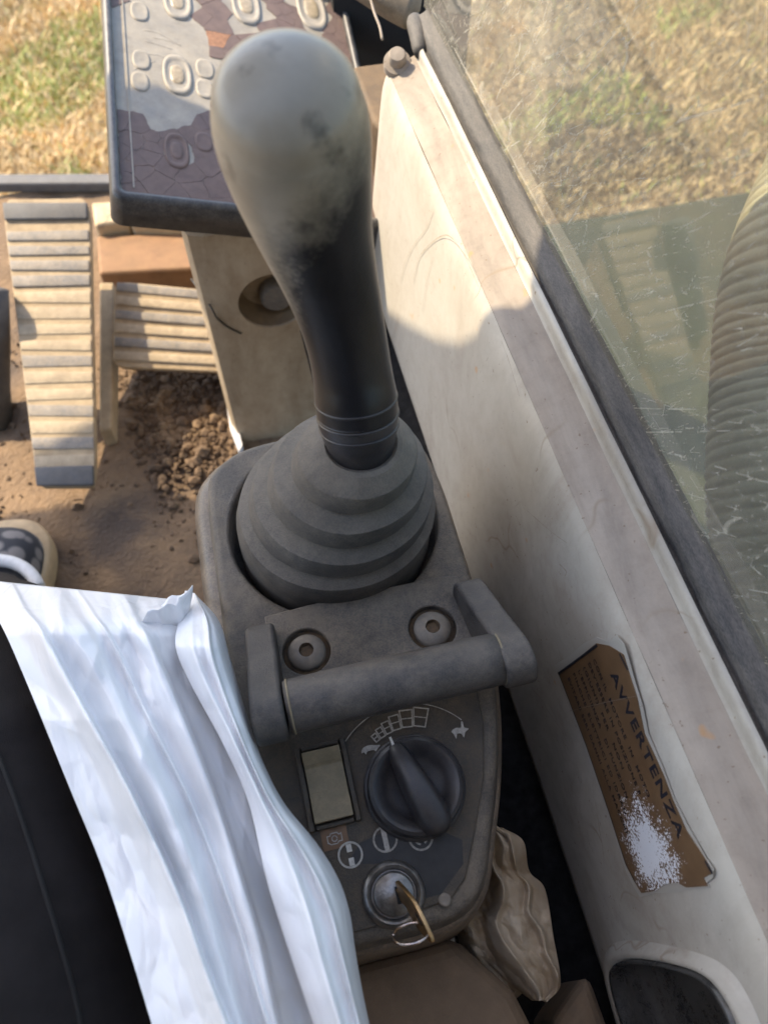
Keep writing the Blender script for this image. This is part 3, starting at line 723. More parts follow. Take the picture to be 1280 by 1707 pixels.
# sleeve and rings
sl_path = [(603, 752, .460, 55), (601, 730, .452, 59), (599, 715, .446, 63.5), (597, 700, .441, 66.5), (595, 682, .4365, 68)]
def chain(spec, n=16):
    P = np.array([D(x, y, d) for x, y, d, w in spec]); r = np.array([w*d/FPX for x, y, d, w in spec])
    Q = catmull(np.column_stack([P, r]), 6); return Q[:, :3], Q[:, 3]
p_, r_ = chain(sl_path); V, F = tube(p_, list(r_), 48); mesh_obj('sleeve', V, F, M['boot_dark'] if 'boot_dark' in M else M['knob'], js)
grip_spec = [(596, 688, .438, 68.0), (594, 670, .434, 68.5), (592, 655, .4305, 68.5), (587, 620, .424, 66.5), (578, 570, .4125, 67.5), (564, 512, .399, 73), (547, 455, .384, 82), (529, 398, .368, 94), (513, 340, .352, 108), (499, 282, .337, 121), (489, 232, .324, 130), (482, 195, .3135, 131), (478, 170, .306, 126)]
p_, r_ = chain(grip_spec)
# dome
T = p_[-1]-p_[-4]; T /= np.linalg.norm(T); pe, re = p_[-1], r_[-1]
for k in range(1, 11):
    a = k/10*math.pi/2; p_ = np.vstack([p_, pe+T*re*0.62*math.sin(a)]); r_ = np.append(r_, max(re*math.cos(a)**.9, .0004))
def grip_mat():
    m, t, b = new_mat('grip_rubber'); co = coords(t)
    sp = node(t, 'ShaderNodeSeparateXYZ'); t.links.new(co, sp.inputs[0])
    # palm dust: worn on from the top of the grip down (z local), ragged edge
    n1 = node(t, 'ShaderNodeTexNoise'); n1.inputs['Scale'].default_value = 55; n1.inputs['Detail'].default_value = 7; n1.inputs['Roughness'].default_value = .7; t.links.new(co, n1.inputs['Vector'])
    n2 = node(t, 'ShaderNodeTexNoise'); n2.inputs['Scale'].default_value = 420; n2.inputs['Detail'].default_value = 3; t.links.new(co, n2.inputs['Vector'])
    # height along the grip minus a lean so that the palm side (-x,-y) is pale further down
    h = math_(t, 'ADD', sp.outputs['Z'], math_(t, 'MULTIPLY', sp.outputs['X'], -1.15))
    h = math_(t, 'ADD', h, math_(t, 'MULTIPLY', math_(t, 'SUBTRACT', n1.outputs[0], .5), .055))
    h = math_(t, 'ADD', h, math_(t, 'MULTIPLY', math_(t, 'SUBTRACT', n2.outputs[0], .5), .014))
    top = node(t, 'ShaderNodeMapRange'); top.inputs[1].default_value = .264; top.inputs[2].default_value = .304; t.links.new(h, top.inputs[0])
    # second dusty streak on the left of the shaft
    h2 = math_(t, 'ADD', math_(t, 'MULTIPLY', sp.outputs['X'], -1.0), math_(t, 'MULTIPLY', math_(t, 'SUBTRACT', n1.outputs[0], .5), .02))
    h2 = math_(t, 'ADD', h2, math_(t, 'MULTIPLY', math_(t, 'SUBTRACT', n2.outputs[0], .5), .015))
    s1 = node(t, 'ShaderNodeMapRange'); s1.inputs[1].default_value = .004; s1.inputs[2].default_value = .016; t.links.new(h2, s1.inputs[0])
    s2 = node(t, 'ShaderNodeMapRange'); s2.inputs[1].default_value = .212; s2.inputs[2].default_value = .226; t.links.new(sp.outputs['Z'], s2.inputs[0])
    fac = math_(t, 'MAXIMUM', top.outputs[0], math_(t, 'MULTIPLY', math_(t, 'MULTIPLY', s1.outputs[0], s2.outputs[0]), .75))
    # rubbed blue grey spots on the crown
    rub = noise_fac(t, co, 38, .56, .70, 4, .6)
    fac = math_(t, 'MULTIPLY', fac, math_(t, 'SUBTRACT', 1.0, math_(t, 'MULTIPLY', rub, .72)))
    fine = noise_fac(t, co, 30, .35, .7, 6, .65)
    base = mixc(t, fine, (.006, .006, .008), (.014, .014, .017)); b.inputs['Specular IOR Level'].default_value = .28
    dust = mixc(t, noise_fac(t, co, 24, .3, .7, 6, .6), (.225, .205, .168), (.335, .305, .25))
    c = mixc(t, fac, base, dust); t.links.new(c, b.inputs['Base Color'])
    r = node(t, 'ShaderNodeMapRange'); r.inputs[3].default_value = .38; r.inputs[4].default_value = .33; t.links.new(fac, r.inputs[0]); t.links.new(r.outputs[0], b.inputs['Roughness'])
    bump(t, b, math_(t, 'ADD', n2.outputs[0], math_(t, 'MULTIPLY', fac, .5)), .12, .0006)
    return m
M['grip'] = grip_mat()
gb = M['grip'].node_tree.nodes['Principled BSDF']; gb.inputs['Sheen Weight'].default_value = .22; gb.inputs['Sheen Roughness'].default_value = .35; gb.inputs['Sheen Tint'].default_value = (1, .9, .75, 1)
V, F = tube(p_, list(r_), 72); mesh_obj('grip', V, F, M['grip'], js)
# collar rings (thin lips around the neck)
Tg, Ug, Vg_ = frames(p_)
for (x, y, d_, w) in ((593.5, 664, .4325, 70.0), (596.5, 690, .4385, 69.4), (598.5, 708, .4430, 67.5)):
    c0 = D(x, y, d_); ax = p_[6]-p_[0]; rr = w*d_/FPX
    V, F = lathe([(rr-.0006, -.0009), (rr, -.0004), (rr+.0001, 0), (rr, .0004), (rr-.0006, .0009)], c0, 64, ax, True, True); mesh_obj('collar_ring', V, F, M['knob'], js)

# ------------------------------------------------------------------ ignition key
kb = np.array(ic)+PN*.0066
key = thing('ignition_key', kb, 'worn brass ignition key standing in the lock with a small split ring', 'key')
kd = np.array([.22, -.97, 0]); kd /= np.linalg.norm(kd)      # width direction of the flat bow
ku = PN*.80+np.array([.26, -.46, 0]); ku /= np.linalg.norm(ku); kn = np.cross(kd, ku); kn /= np.linalg.norm(kn)
k0 = kb+np.array([.003, -.001, 0])
bow = catmull([(-.0040, .000), (-.0042, .006), (-.0105, .0075), (-.0128, .013), (-.0125, .026), (-.009, .032), (0, .0335), (.009, .032), (.0125, .026), (.0128, .013), (.0105, .0075), (.0042, .006), (.0040, .000)], 4)
V, F = prism([k0+kd*a+ku*b-kn*.0010 for a, b in bow], kn*.0021); ko = mesh_obj('key_bow', V, F, M['brass'], key, smooth=False); bevel(ko, .0004, 2)
hole = [k0+kd*(.0035*math.cos(a))+ku*(.027+.0026*math.sin(a))+kn*.00115 for a in np.linspace(0, 2*math.pi, 20, endpoint=False)]
V, F = prism(hole, kn*.0001); mesh_obj('key_hole', V, F, M['dark'], ko, smooth=False)
rc = k0+ku*.0285+kd*.006
for dz in (0, .0012):
    a = np.linspace(0, 2*math.pi, 40); e1 = np.array([-.93, .1, -.15]); e1 /= np.linalg.norm(e1); e2 = np.cross(e1, [0, .75, .5]); e2 /= np.linalg.norm(e2)
    c1 = rc+e1*.0085+np.array([0, 0, -dz])
    V, F = tube([c1+.0095*math.cos(q)*e1+.0095*math.sin(q)*e2 for q in a], .00075, 10); mesh_obj('split_ring', V, F, M['wire_steel'], key)

# ------------------------------------------------------------------ instrument monitor (front)
uL = mon(178, 160)[0]; uR = mon(592, 80)[0]; vB = mon(300, 348)[1]; vT = mon(300, -60)[1]
mt = thing('instrument_monitor', mp((uL+uR)/2, vB, -.03), 'instrument monitor with cracked peeling brown film and embossed oval buttons', 'monitor')
def rrect(u0, u1, v0, v1, r, n=8):
    out = []
    for cx_, cy_, a0 in ((u1-r, v0+r, -90), (u1-r, v1-r, 0), (u0+r, v1-r, 90), (u0+r, v0+r, 180)):
        for k in range(n+1):
            a = math.radians(a0+90*k/n); out.append((cx_+r*math.cos(a), cy_+r*math.sin(a)))
    return np.array(out)
M['mon_frame'] = dusty('monitor_frame', (0.016, 0.018, 0.024), (0.30, 0.28, 0.25), 0.35, 18, 0.35, 0.7, 0.1, 700, 0.2)
M['mon_face'] = dusty('monitor_plate', (0.27, 0.25, 0.215), (0.44, 0.385, 0.30), 0.6, 26, 0.45, 0.8, 0.1, 900, 0.3)
M['film'] = dusty('brown_film', (0.125, 0.082, 0.072), (0.20, 0.145, 0.12), 0.5, 40, 0.55, 0.85, 0.1, 900, 0.35)
M['film_o'] = plain('film_orange', (0.30, 0.15, 0.08), 0.7, var=0.3, scale=200)
M['lens'] = plain('button_lens', (0.36, 0.29, 0.19), 0.35, var=0.3, scale=200)
fw = .0085
RR = [(0, -.030), (0, .002), (.0015, .0055), (.0045, .0075), (.0085, .0068), (fw, .003), (fw+.001, -.001)]
R = []
for ins, h in RR:
    q = rrect(uL+ins, uR-ins, vB+ins, vT-ins, max(.012-ins*.6, .003)); R.append(np.array([mp(u, v, h) for u, v in q]))
V, F = ring_mesh(R, True, False); mesh_obj('frame', V, F, M['mon_frame'], mt)
q = rrect(uL+fw, uR-fw, vB+fw, vT-fw, .004); V, F = prism([mp(u, v, -.003) for u, v in q], MN*.0035)
face = mesh_obj('face_plate', V, F, M['mon_face'], mt, smooth=False)
# groove strip along the left of the plate, printed micro dots at its side
gl_ = mon(208, 80)[0]
V, F = prism([mp(a, b, .0004) for a, b in ((gl_, vB+.02), (gl_+.0014, vB+.02), (gl_+.0014, vT-.02), (gl_, vT-.02))], MN*.0012); mesh_obj('plate_ridge', V, F, M['mon_face'], face, smooth=False)
# wrinkles of the foil
for (xa, ya), (xb, yb), (xc, yc) in (((236, 50), (265, 56), (300, 75)), ((238, 68), (262, 74), (292, 84)), ((250, 62), (280, 68), (305, 78)), ((222, 118), (240, 108), (262, 102)), ((240, 90), (262, 92), (280, 98))):
    pts = [mp(*mon(x, y), -.0022) for x, y in ((xa, ya), (xb, yb), (xc, yc))]
    V, F = tube(catmull(pts, 6), [.0016]+[.0031]*11+[.0016], 14); mesh_obj('wrinkle', V, F, M['mon_face'], face)
# oval buttons
def oval(cu, cv, a, b, n=36): 
    return [(cu+a*math.copysign(abs(math.cos(q))**.8, math.cos(q)), cv+b*math.copysign(abs(math.sin(q))**.8, math.sin(q))) for q in np.linspace(0, 2*math.pi, n, endpoint=False)]
scl = .79/FPX
def button(px, py, wpx, hpx, lens=True, mat='mon_face', lmat='lens'):
    c = mon(px, py); a = abs(mon(px+wpx/2, py)[0]-c[0]); b = abs(mon(px, py-hpx/2)[1]-c[1]); R = []
    for f, h in ((1.0, 0), (.98, .0014), (.88, .0020), (.76, .0016), (.70, .0008), (.62, .0008)):
        R.append(np.array([mp(u, v, h+.0006) for u, v in oval(c[0], c[1], a*f, b*f)]))
    V, F = ring_mesh(R, False, True); o = mesh_obj('button', V, F, M[mat], mt)
    if lens:
        R = [np.array([mp(u, v, h+.0012) for u, v in oval(c[0], c[1], a*f, b*f)]) for f, h in ((.50, 0), (.46, .0008), (.36, .0012), (.15, .0013))]
        V, F = ring_mesh(R, False, True); mesh_obj('button_lens', V, F, M[lmat], o)
    return c, a, b
film_holes = []
for (px, py, w, h, l, m_, lm) in ((296, 126, 48, 64, True, 'mon_face', 'lens'), (296, 2, 46, 62, True, 'mon_face', 'lens'), (410, 8, 46, 66, True, 'mon_face', 'lens'), (519, 16, 46, 66, True, 'mon_face', 'lens'), (295, 253, 42, 58, True, 'film', 'film')):
    bc_, ba_, bb_ = button(px, py, w, h, l, m_, lm); film_holes.append((bc_, ba_*1.22, bb_*1.18))
for px, py in ((233, 20), (236, 101), (234, 137), (342, 116), (342, 149), (340, 238)):
    c = mon(px, py); a = abs(mon(px+15, py)[0]-c[0]); b = abs(mon(px, py-16)[1]-c[1])
    V, F = ring_mesh([np.array([mp(u, v, h+.0006) for u, v in oval(c[0], c[1], a*f, b*f)]) for f, h in ((1.0, 0), (.97, .0008), (.82, .0013), (.66, .0009), (.3, .0009))], False, True); o = mesh_obj('round_button', V, F, M['mon_face'] if py < 200 else M['film'], mt)
    film_holes.append((c, a*1.1, b*1.1))
# cracked film: voronoi flakes where the film is still on
def clip(poly, p, n):
    out = []
    for i in range(len(poly)):
        a, b = poly[i], poly[(i+1) % len(poly)]; da, db = np.dot(a-p, n), np.dot(b-p, n)
        if da <= 0: out.append(a)
        if da*db < 0: out.append(a+(b-a)*da/(da-db))
    return out
def film_here(c):
    x = c
    # lower film region: below a curve from the left edge to the oval; upper right region
    def below(px, py): return mon(px, py)
    u = x[0]; v = x[1]
    lowL = np.interp(u, [mon(186, 180)[0], mon(220, 188)[0], mon(280, 225)[0], mon(300, 232)[0], mon(318, 225)[0], mon(326, 176)[0], mon(360, 170)[0], mon(600, 160)[0]],
                     [mon(186, 180)[1], mon(220, 188)[1], mon(280, 225)[1], mon(300, 236)[1], mon(318, 225)[1], mon(326, 176)[1], mon(360, 160)[1], mon(600, 150)[1]])
    if v < lowL: return True
    right = np.interp(v, [mon(340, 100)[1], mon(345, 85)[1], mon(322, 45)[1], mon(316, 0)[1], mon(316, -60)[1]], [mon(372, 100)[0], mon(345, 85)[0], mon(322, 45)[0], mon(316, 0)[0], mon(316, -60)[0]])
    if u > right and u > mon(320, 0)[0]: return True
    if u < mon(208, 0)[0] and v > mon(190, 22)[1]: return True
    return False
pts = []
u0, u1, v0_, v1_ = uL+fw+.001, uR-fw-.001, vB+fw+.001, vT-fw-.001
while len(pts) < 250:
    c = np.array([random.uniform(u0, u1), random.uniform(v0_, v1_)])
    md = .0070+.014*max(0, min(1, fbm(c[0]*20, c[1]*20, 2, 2)+.5))
    if all(np.hypot(*(c-p)) > md for p in pts[-400:]) : pts.append(c)
    elif random.random() < .002: pts.append(c)
nf = 0
for i, c in enumerate(pts):
    if not film_here(c): continue
    hole_hit = False
    for hc2, a, b in film_holes:
        if ((c[0]-hc2[0])/a)**2+((c[1]-hc2[1])/b)**2 < (1 if hc2[1] > mon(300, 200)[1] else .25): hole_hit = True
    if hole_hit: continue
    poly = [np.array(p) for p in ((u0, v0_), (u1, v0_), (u1, v1_), (u0, v1_))]
    for j, d_ in enumerate(pts):
        if j == i: continue
        dd = d_-c; l = np.hypot(*dd)
        if l > .06: continue
        poly = clip(poly, c+dd*.5, dd/l)
        if len(poly) < 3: break
    if len(poly) < 3: continue
    # push vertices out of the button ovals and shrink for the crack
    P2 = []
    cen = sum(poly)/len(poly)
    for p in poly:
        q = cen+(p-cen)*(1-.012*random.random())-(p-cen)/np.hypot(*(p-cen))*.00016
        for hc2, a, b in film_holes:
            e = math.hypot((q[0]-hc2[0])/(a*.86), (q[1]-hc2[1])/(b*.86))
            if e < 1: q = hc2+(q-hc2)/e
        P2.append(q)
    P3 = []
    for a_, b_ in zip(P2, P2[1:]+P2[:1]):
        for k in range(5):
            q = a_+(b_-a_)*k/5; w_ = math.sin(math.pi*k/5)
            nv = noise.noise_vector(Vector((q[0]*140, q[1]*140, 1.7)))*.0016*w_+noise.noise_vector(Vector((q[0]*420, q[1]*420, 5.1)))*.0006*w_
            q = q+np.array([nv[0], nv[1]])
            P3.append(q)
    P2 = P3
    tl = np.array([random.uniform(-.012, .012), random.uniform(-.012, .012)]); hh = .0004+random.uniform(0, .0003)
    lo = [mp(p[0], p[1], .00055) for p in P2]; hi = [mp(p[0], p[1], max(.0008, .0006+hh+np.dot(p-cen, tl))) for p in P2]
    V, F = ring_mesh([np.array(lo), np.array(hi)])
    upper = c[1] > mon(400, 120)[1]
    mesh_obj('film_flake', V, F, M['film_o'] if (random.random() < .03 and upper) else M['film'], mt, smooth=False); nf += 1

# ------------------------------------------------------------------ cream support column below the monitor
cx0, cx1, cy0 = -.079, .105, .430
def colsec(z_, k=0):
    w = .0035*math.sin(z_*9)
    q = [(cx1, cy0+.16), (cx0+.004, cy0+.16), (cx0, cy0+.10), (cx0, cy0+.022), (cx0+.006, cy0+.006), (cx0+.022, cy0), (cx1-.02, cy0), (cx1, cy0+.02)]
    return np.array([(x, y+w, z_) for x, y in q])
M['column'] = cream_mat('column_cream', (0.42, 0.335, 0.23), (0.27, 0.195, 0.12), 0.9, 0.5, (1, 1, .35), scale=20)
cl = thing('support_column', (.01, .5, FZ), 'dusty cream support column under the monitor with a deep bolt recess', 'column')
V, F = ring_mesh([colsec(z_) for z_ in np.linspace(FZ-.01, -.085, 16)]); co_ = mesh_obj('column_body', V, F, M['column'], cl, smooth=False)
hcen = PL(455, 500, (0, cy0, 0), np.array([0, 1.0, 0]))
V, F = lathe([(.042, -.05), (.040, .03)], hcen, 40, (0, 1, 0), True, True); cut = [mesh_obj('cutter', V, F, M['dark'])]
boolean_cut(co_, cut); smooth_angle(co_, 30); bevel(co_, .008, 4, 30)
V, F = lathe([(.0405, .0), (.040, .025), (.030, .034), (.0, .034)], hcen, 40, (0, 1, 0), False, True); mesh_obj('recess_cup', V, F, dusty('recess_dirt', (.09, .065, .04), (.22, .15, .08), .6, 50), cl)
V, F = lathe([(.020, .032), (.020, .016), (.017, .012), (.0, .011)], hcen+np.array([.006, 0, -.012]), 36, (0, 1, 0), False, True); smooth_angle(mesh_obj('recess_bolt', V, F, M['steel_dusty'], cl), 40)
# thin wire on the column
pp = [PL(x, y, (0, cy0-.004, 0), np.array([0, 1.0, 0])) for x, y in ((352, 512), (362, 530), (380, 545), (402, 556))]
pp = [np.array((-.084, cy0+.06, pp[0][2]-.01))]+pp
V, F = tube(catmull(pp, 6), .0011, 8); w = mesh_obj('thin_wire', V, F, M['wire']); tag(w, 'short thin black wire lying across the cream column', 'wire')

# ------------------------------------------------------------------ corner bracket behind the monitor's right end
br = thing('pivot_bracket', (.15, .50, -.25), 'dirty tan pivot bracket, coloured dark for its shade, with a round bolt head at the front corner of the panel', 'bracket')
V = []; nx, ny = 12, 14
R = []
for z_ in np.linspace(-.40, -.012, 14):
    q = [(.138, .475), (.143, .460), (.152, .452), (.170, .455), (.19, .47), (.19, .58), (.138, .58)]
    R.append(np.array([(x, y, z_) for x, y in q]))
V, F = ring_mesh(R); o = mesh_obj('bracket_block', V, F, dusty('bracket_shade_dirt', (.05, .034, .02), (.17, .115, .065), .6, 22), br, smooth=False); bevel(o, .01, 4, 25)  # dirt colours darkened to carry the shade beside the monitor
b0 = D(662, 98, .735)
V, F = lathe([(.0125, -.012), (.0125, -.004), (.0078, -.003), (.0082, .005), (.0068, .0075), (.0, .008)], b0, 30, (-.10, -.45, .88)); smooth_angle(mesh_obj('bolt_head', V, F, M['ledge'], br), 40)
V, F = tube(catmull([D(560, -70, .80), D(620, -30, .80), D(660, -4, .80), D(686, 10, .80), D(700, 17, .80)], 6), [.021]*20+[.016, .014, .010, .005, .001], 24)
o = mesh_obj('lever_tube', V, F, dusty('lever_dirt', (.09, .07, .05), (.34, .27, .185), .6, 30))
tag(o, 'dirty tan round tube end at the top corner beside the window', 'tube')
V, F = prism([(.150, .74, -.45), (.30, .66, -.45), (.30, .72, -.45), (.150, .80, -.45)], (0, 0, .52)); o = mesh_obj('corner_post', V, F, M['dark'], smooth=False); tag(o, 'dark corner post behind the pivot bracket', 'post')
V, F = tube(catmull([D(612, -30, .80), D(622, 15, .785), D(633, 45, .775), D(637, 66, .77)], 6), .0013, 8); o = mesh_obj('root_strand', V, F, M['ledge']); tag(o, 'thin dry strand hanging beside the monitor, left of the tube end', 'strand')

# ------------------------------------------------------------------ pedals
M['ped_dust'] = dusty('pedal_dust', (0.33, 0.25, 0.16), (0.50, 0.39, 0.25), 0.6, 30, 0.9, 0.95, 0.2, 500, 0.5)
M['ped_rib'] = dusty('pedal_rubber', (0.13, 0.135, 0.145), (0.46, 0.38, 0.28), 0.55, 34, 0.65, 0.9, 0.15, 500, 0.4)
M['ped_rib2'] = dusty('pedal_rubber_dusty', (0.34, 0.275, 0.195), (0.51, 0.41, 0.28), 0.8, 40, 0.8, 0.95, 0.2, 500, 0.5)
M['ped_end'] = dusty('pedal_toe_rubber', (0.07, 0.075, 0.085), (0.20, 0.18, 0.155), 0.45, 30, 0.6, 0.9, 0.1, 500, 0.4)
# quad helper: px corners -> plane
def pedal(name, label, corners, zs, ribs, depth, seed):
    (tl, tr, brr, bl_) = [Z(p[0], p[1], z_) for p, z_ in zip(corners, zs)]
    bl_ = np.array(bl_); 
    n = np.cross(np.array(tr)-tl, bl_-tl); n /= np.linalg.norm(n)
    if n[2] < 0: n = -n
    P = thing(name, (np.array(bl_)+brr)/2-[0, 0, .03], label, 'pedal', 'pedals on the cab floor')
    def q(s, t, h=0): return (np.array(tl)*(1-s)+np.array(tr)*s)*(1-t)+(bl_*(1-s)+np.array(brr)*s)*t+n*h
    out = [q(s, t) for s, t in rrect(0, 1, 0, 1, .10, 6)]
    V, F = prism([p-n*.012 for p in out], n*.012); bevel(mesh_obj('pedal_plate', V, F, M['ped_dust'], P, smooth=False), .002, 2)
    for (t0, t1, m_, h) in ribs:
        j_ = rng.uniform(-.004, .004, 6)
        a = [q(.008+abs(j_[4]), t0+j_[0]), q(.988+j_[5], t0+j_[1]), q(.988+j_[5], t1+j_[2]), q(.008+abs(j_[4]), t1+j_[3])]; mid = sum(a)/4; h = h*rng.uniform(.7, 1.2)
        hi = [mid+(p-mid)*np.array([1, 1, 1])+n*h for p in a]; hi = [p+(mid-p)*.015 for p in hi]
        V, F = ring_mesh([np.array(a), np.array(hi)]); bevel(mesh_obj('rib', V, F, M[m_], P, smooth=True), .0022, 3)
    V, F = prism([q(s, t, -.04) for s, t in ((.2, .15), (.8, .15), (.8, .6), (.2, .6))], n*.026); mesh_obj('pedal_arm', V, F, M['ped_end'], P, smooth=False)
    return P
ribs = [(.02, .085, 'ped_end', .006)]
t_ = .120
for k in range(15):
    if k < 4: ribs.append((t_, t_+.036, 'ped_rib', .0022))
    else: ribs.append((t_, t_+.038, 'ped_rib2' if k not in (8, 11, 13) else 'ped_rib', .0013))
    t_ += .0555
ribs.append((.935, .995, 'ped_end', .008))
pedal('travel_pedal', 'long ribbed rubber pedal caked with tan dust, at the left edge', [(3, 332), (150, 330), (160, 812), (62, 812)], [-.25, -.25, -.395, -.395], ribs, .012, 1)
ribs2 = [(.02+.16*k, .02+.16*k+.10, 'ped_rib2' if k % 2 else 'ped_rib', .0025) for k in range(6)]
pedal('travel_pedal', 'short wide ribbed pedal half hidden behind the cream column', [(192, 468), (420, 490), (420, 622), (188, 612)], [-.33, -.33, -.385, -.385], ribs2, .012, 2)
# linkage beside the long pedal, blocks at the front edge
V, F = prism([Z(166, 470, -.36), Z(190, 470, -.36), Z(186, 715, -.41), Z(166, 720, -.41)], (0, 0, -.035)); o = mesh_obj('pedal_link', V, F, M['ped_dust'], smooth=False); bevel(o, .003); tag(o, 'tan dusty flat link between the two pedals', 'link')
def fbox(name, corners, z_, h, m_, label, cat):
    V, F = prism([Z(x, y, z_) for x, y in corners], (0, 0, -h)); o = mesh_obj(name, V, F, m_, smooth=False, loc=None); bevel(o, .006, 3); tag(o, label, cat); return o
M['blockc'] = cream_mat('block_cream', (0.56, 0.45, 0.28), (0.36, 0.26, 0.15), 0.8, 0.6)
fbox('front_block', [(152, 336), (208, 334), (216, 366), (158, 376)], -.38, .08, M['blockc'], 'small cream block at the front edge of the floor, beside the pedal top', 'block')
fbox('front_block', [(216, 338), (308, 342), (308, 374), (216, 370)], -.38, .08, M['blockc'], 'wider cream block at the front edge, under the monitor corner', 'block')
M['rustbox'] = dusty('rusty_brown_box', (0.20, 0.10, 0.045), (0.33, 0.20, 0.10), 0.5, 14, 0.7, 0.95, 0.1, 300, 0.4)
fbox('brown_crossbar', [(160, 392), (345, 386), (345, 446), (165, 456)], -.40, .06, M['rustbox'], 'rusty brown crossbar on the floor behind the pedal', 'bar')
ea, eb = Z(-300, 324, FZ), Z(420, 320, FZ); V, F = prism([ea, eb, eb+[0, .03, 0], ea+[0, .03, 0]], (0, 0, .02)); o = mesh_obj('floor_edge_bar', V, F, M['ped_end'], smooth=False); bevel(o, .004); tag(o, 'black edge strip where the cab floor meets the grass', 'strip')
# dark lever foot at the left edge
V, F = tube([Z(-22, 700, FZ), Z(-20, 640, -.40), Z(-16, 560, -.33), Z(-14, 480, -.28)], [.036, .030, .026, .022], 24); o = mesh_obj('lever_boot', V, F, M['ped_end']); tag(o, 'dark dusty lever boot cut by the left edge of the picture', 'boot')
# pale plastic scrap by the column's foot
pts = [Z(x, y, FZ+.02) for x, y in ((378, 676), (392, 690), (404, 742), (398, 752), (384, 716))]
V, F = prism(pts, (0, 0, -.012)); o = mesh_obj('plastic_scrap', V, F, plain('scrap', (.6, .6, .62), .4), smooth=False); tag(o, 'pale plastic scrap at the foot of the cream column', 'scrap')

# ------------------------------------------------------------------ person: leg in dark trousers and a shoe
per = thing('person', Z(30, 930, FZ), 'person in black trousers seated at the lower left, one grey patterned shoe on the floor', 'person')
path = [Z(-10, 2100, -.05), Z(0, 1750, -.045), Z(10, 1450, -.045), Z(15, 1290, -.05), Z(22, 1180, -.06), Z(24, 1125, -.095), Z(15, 1085, -.16), Z(0, 1050, -.25), Z(-8, 1020, -.34), Z(-8, 1010, -.39)]
rad = [.108, .104, .098, .090, .078, .068, .060, .052, .044, .040]
Q = catmull(np.column_stack([path, rad]), 8); V, F = tube(Q[:, :3], list(Q[:, 3]), 48)
V = np.array(V); V = V+np.array([[0, 0, .004*fbm(p[0]*12, p[1]*12, p[2]*12, 3)] for p in V])
tro = mesh_obj('trousers', V, F, M['trouser'], per)
# seam along the outside of the thigh
# upper body in a dark jacket (behind the camera)
tz = [(-.10, .15), (.0, .17), (.15, .165), (.32, .175), (.45, .19), (.52, .15), (.56, .07), (.62, .055)]
R = []
for z_, r in tz:
    a = np.linspace(0, 2*math.pi, 32, endpoint=False); R.append(np.stack([-.33+r*1.05*np.cos(a), -.66+r*.72*np.sin(a), np.full(32, z_)], 1))
V, F = ring_mesh(R); mesh_obj('jacket', V, F, M['trouser'], per)
from mathutils.bvhtree import BVHTree
bv = BVHTree.FromPolygons([Vector(v.co)+Vector(per.location) for v in tro.data.vertices], [tuple(p.vertices) for p in tro.data.polygons])
sm = []
for x, y in catmull([(-30, 1200), (0, 1265), (35, 1360), (70, 1470), (100, 1570), (125, 1660), (140, 1740)], 8):
    hit = bv.ray_cast(Vector(CAM), Vector(ray(x, y)).normalized())[0]
    if hit is not None: sm.append(np.array(hit))
if len(sm) > 3:
    V, F = tube(sm, .0013, 8); mesh_obj('seam', V, F, M['dark'], tro)
# shoe: sole outline, patterned upper, white trim
sd = np.array([.16, .987, 0]); sx = np.array([.987, -.16, 0])
tip = Z(22, 866, FZ+.035)
def so_(a, b, h): return tip+sd*b+sx*a+np.array([0, 0, h])
shoeo = catmull([(0, 0), (.030, -.006), (.050, -.028), (.0565, -.062), (.052, -.12), (.044, -.18), (.038, -.25), (0, -.275), (-.036, -.25), (-.042, -.18), (-.050, -.12), (-.055, -.062), (-.048, -.028), (-.028, -.006)], 5, True)
R = [np.array([so_(a*f, -.13+(b+.13)*f, h) for a, b in shoeo]) for f, h in ((.97, -.034), (1.0, -.026), (1.01, -.012), (1.0, .0), (.965, .003))]
M['sole'] = dusty('tan_sole', (.42, .30, .17), (.48, .36, .22), .5, 30, .6, .9)
V, F = ring_mesh(R); sh = mesh_obj('shoe', V, F, M['sole'], per)
def shoe_mat():
    m, t, b = new_mat('shoe_cloth'); co = coords(t)
    v = node(t, 'ShaderNodeTexVoronoi'); v.inputs['Scale'].default_value = 42; t.links.new(co, v.inputs['Vector'])
    r = node(t, 'ShaderNodeMapRange'); r.inputs[1].default_value = .34; r.inputs[2].default_value = .52; t.links.new(v.outputs['Distance'], r.inputs[0])
    c = mixc(t, r.outputs[0], (.20, .185, .18), (.035, .037, .045)); t.links.new(c, b.inputs['Base Color']); b.inputs['Roughness'].default_value = .9
    return m
R = []
for k in range(9):
    f = k/8; s_ = .90*math.cos(f*math.pi/2*.93)**.55; R.append(np.array([so_(a*s_, (b+.14)*s_*(.97+.03*f)-.14-.02*f, .003+.055*math.sin(f*math.pi/2)+.02*f*max(0, -b-.1)*4) for a, b in shoeo]))
V, F = ring_mesh(R, False, True); up = mesh_obj('shoe_upper', V, F, shoe_mat(), sh)
pts = [Z(x, y, FZ+.100) for x, y in ((-18, 930), (0, 934), (22, 938), (42, 948), (56, 962), (66, 980))]
V, F = tube(catmull(pts, 5), .0075, 14); mesh_obj('shoe_trim', V, F, plain('white_trim', (.62, .62, .62), .5), sh)

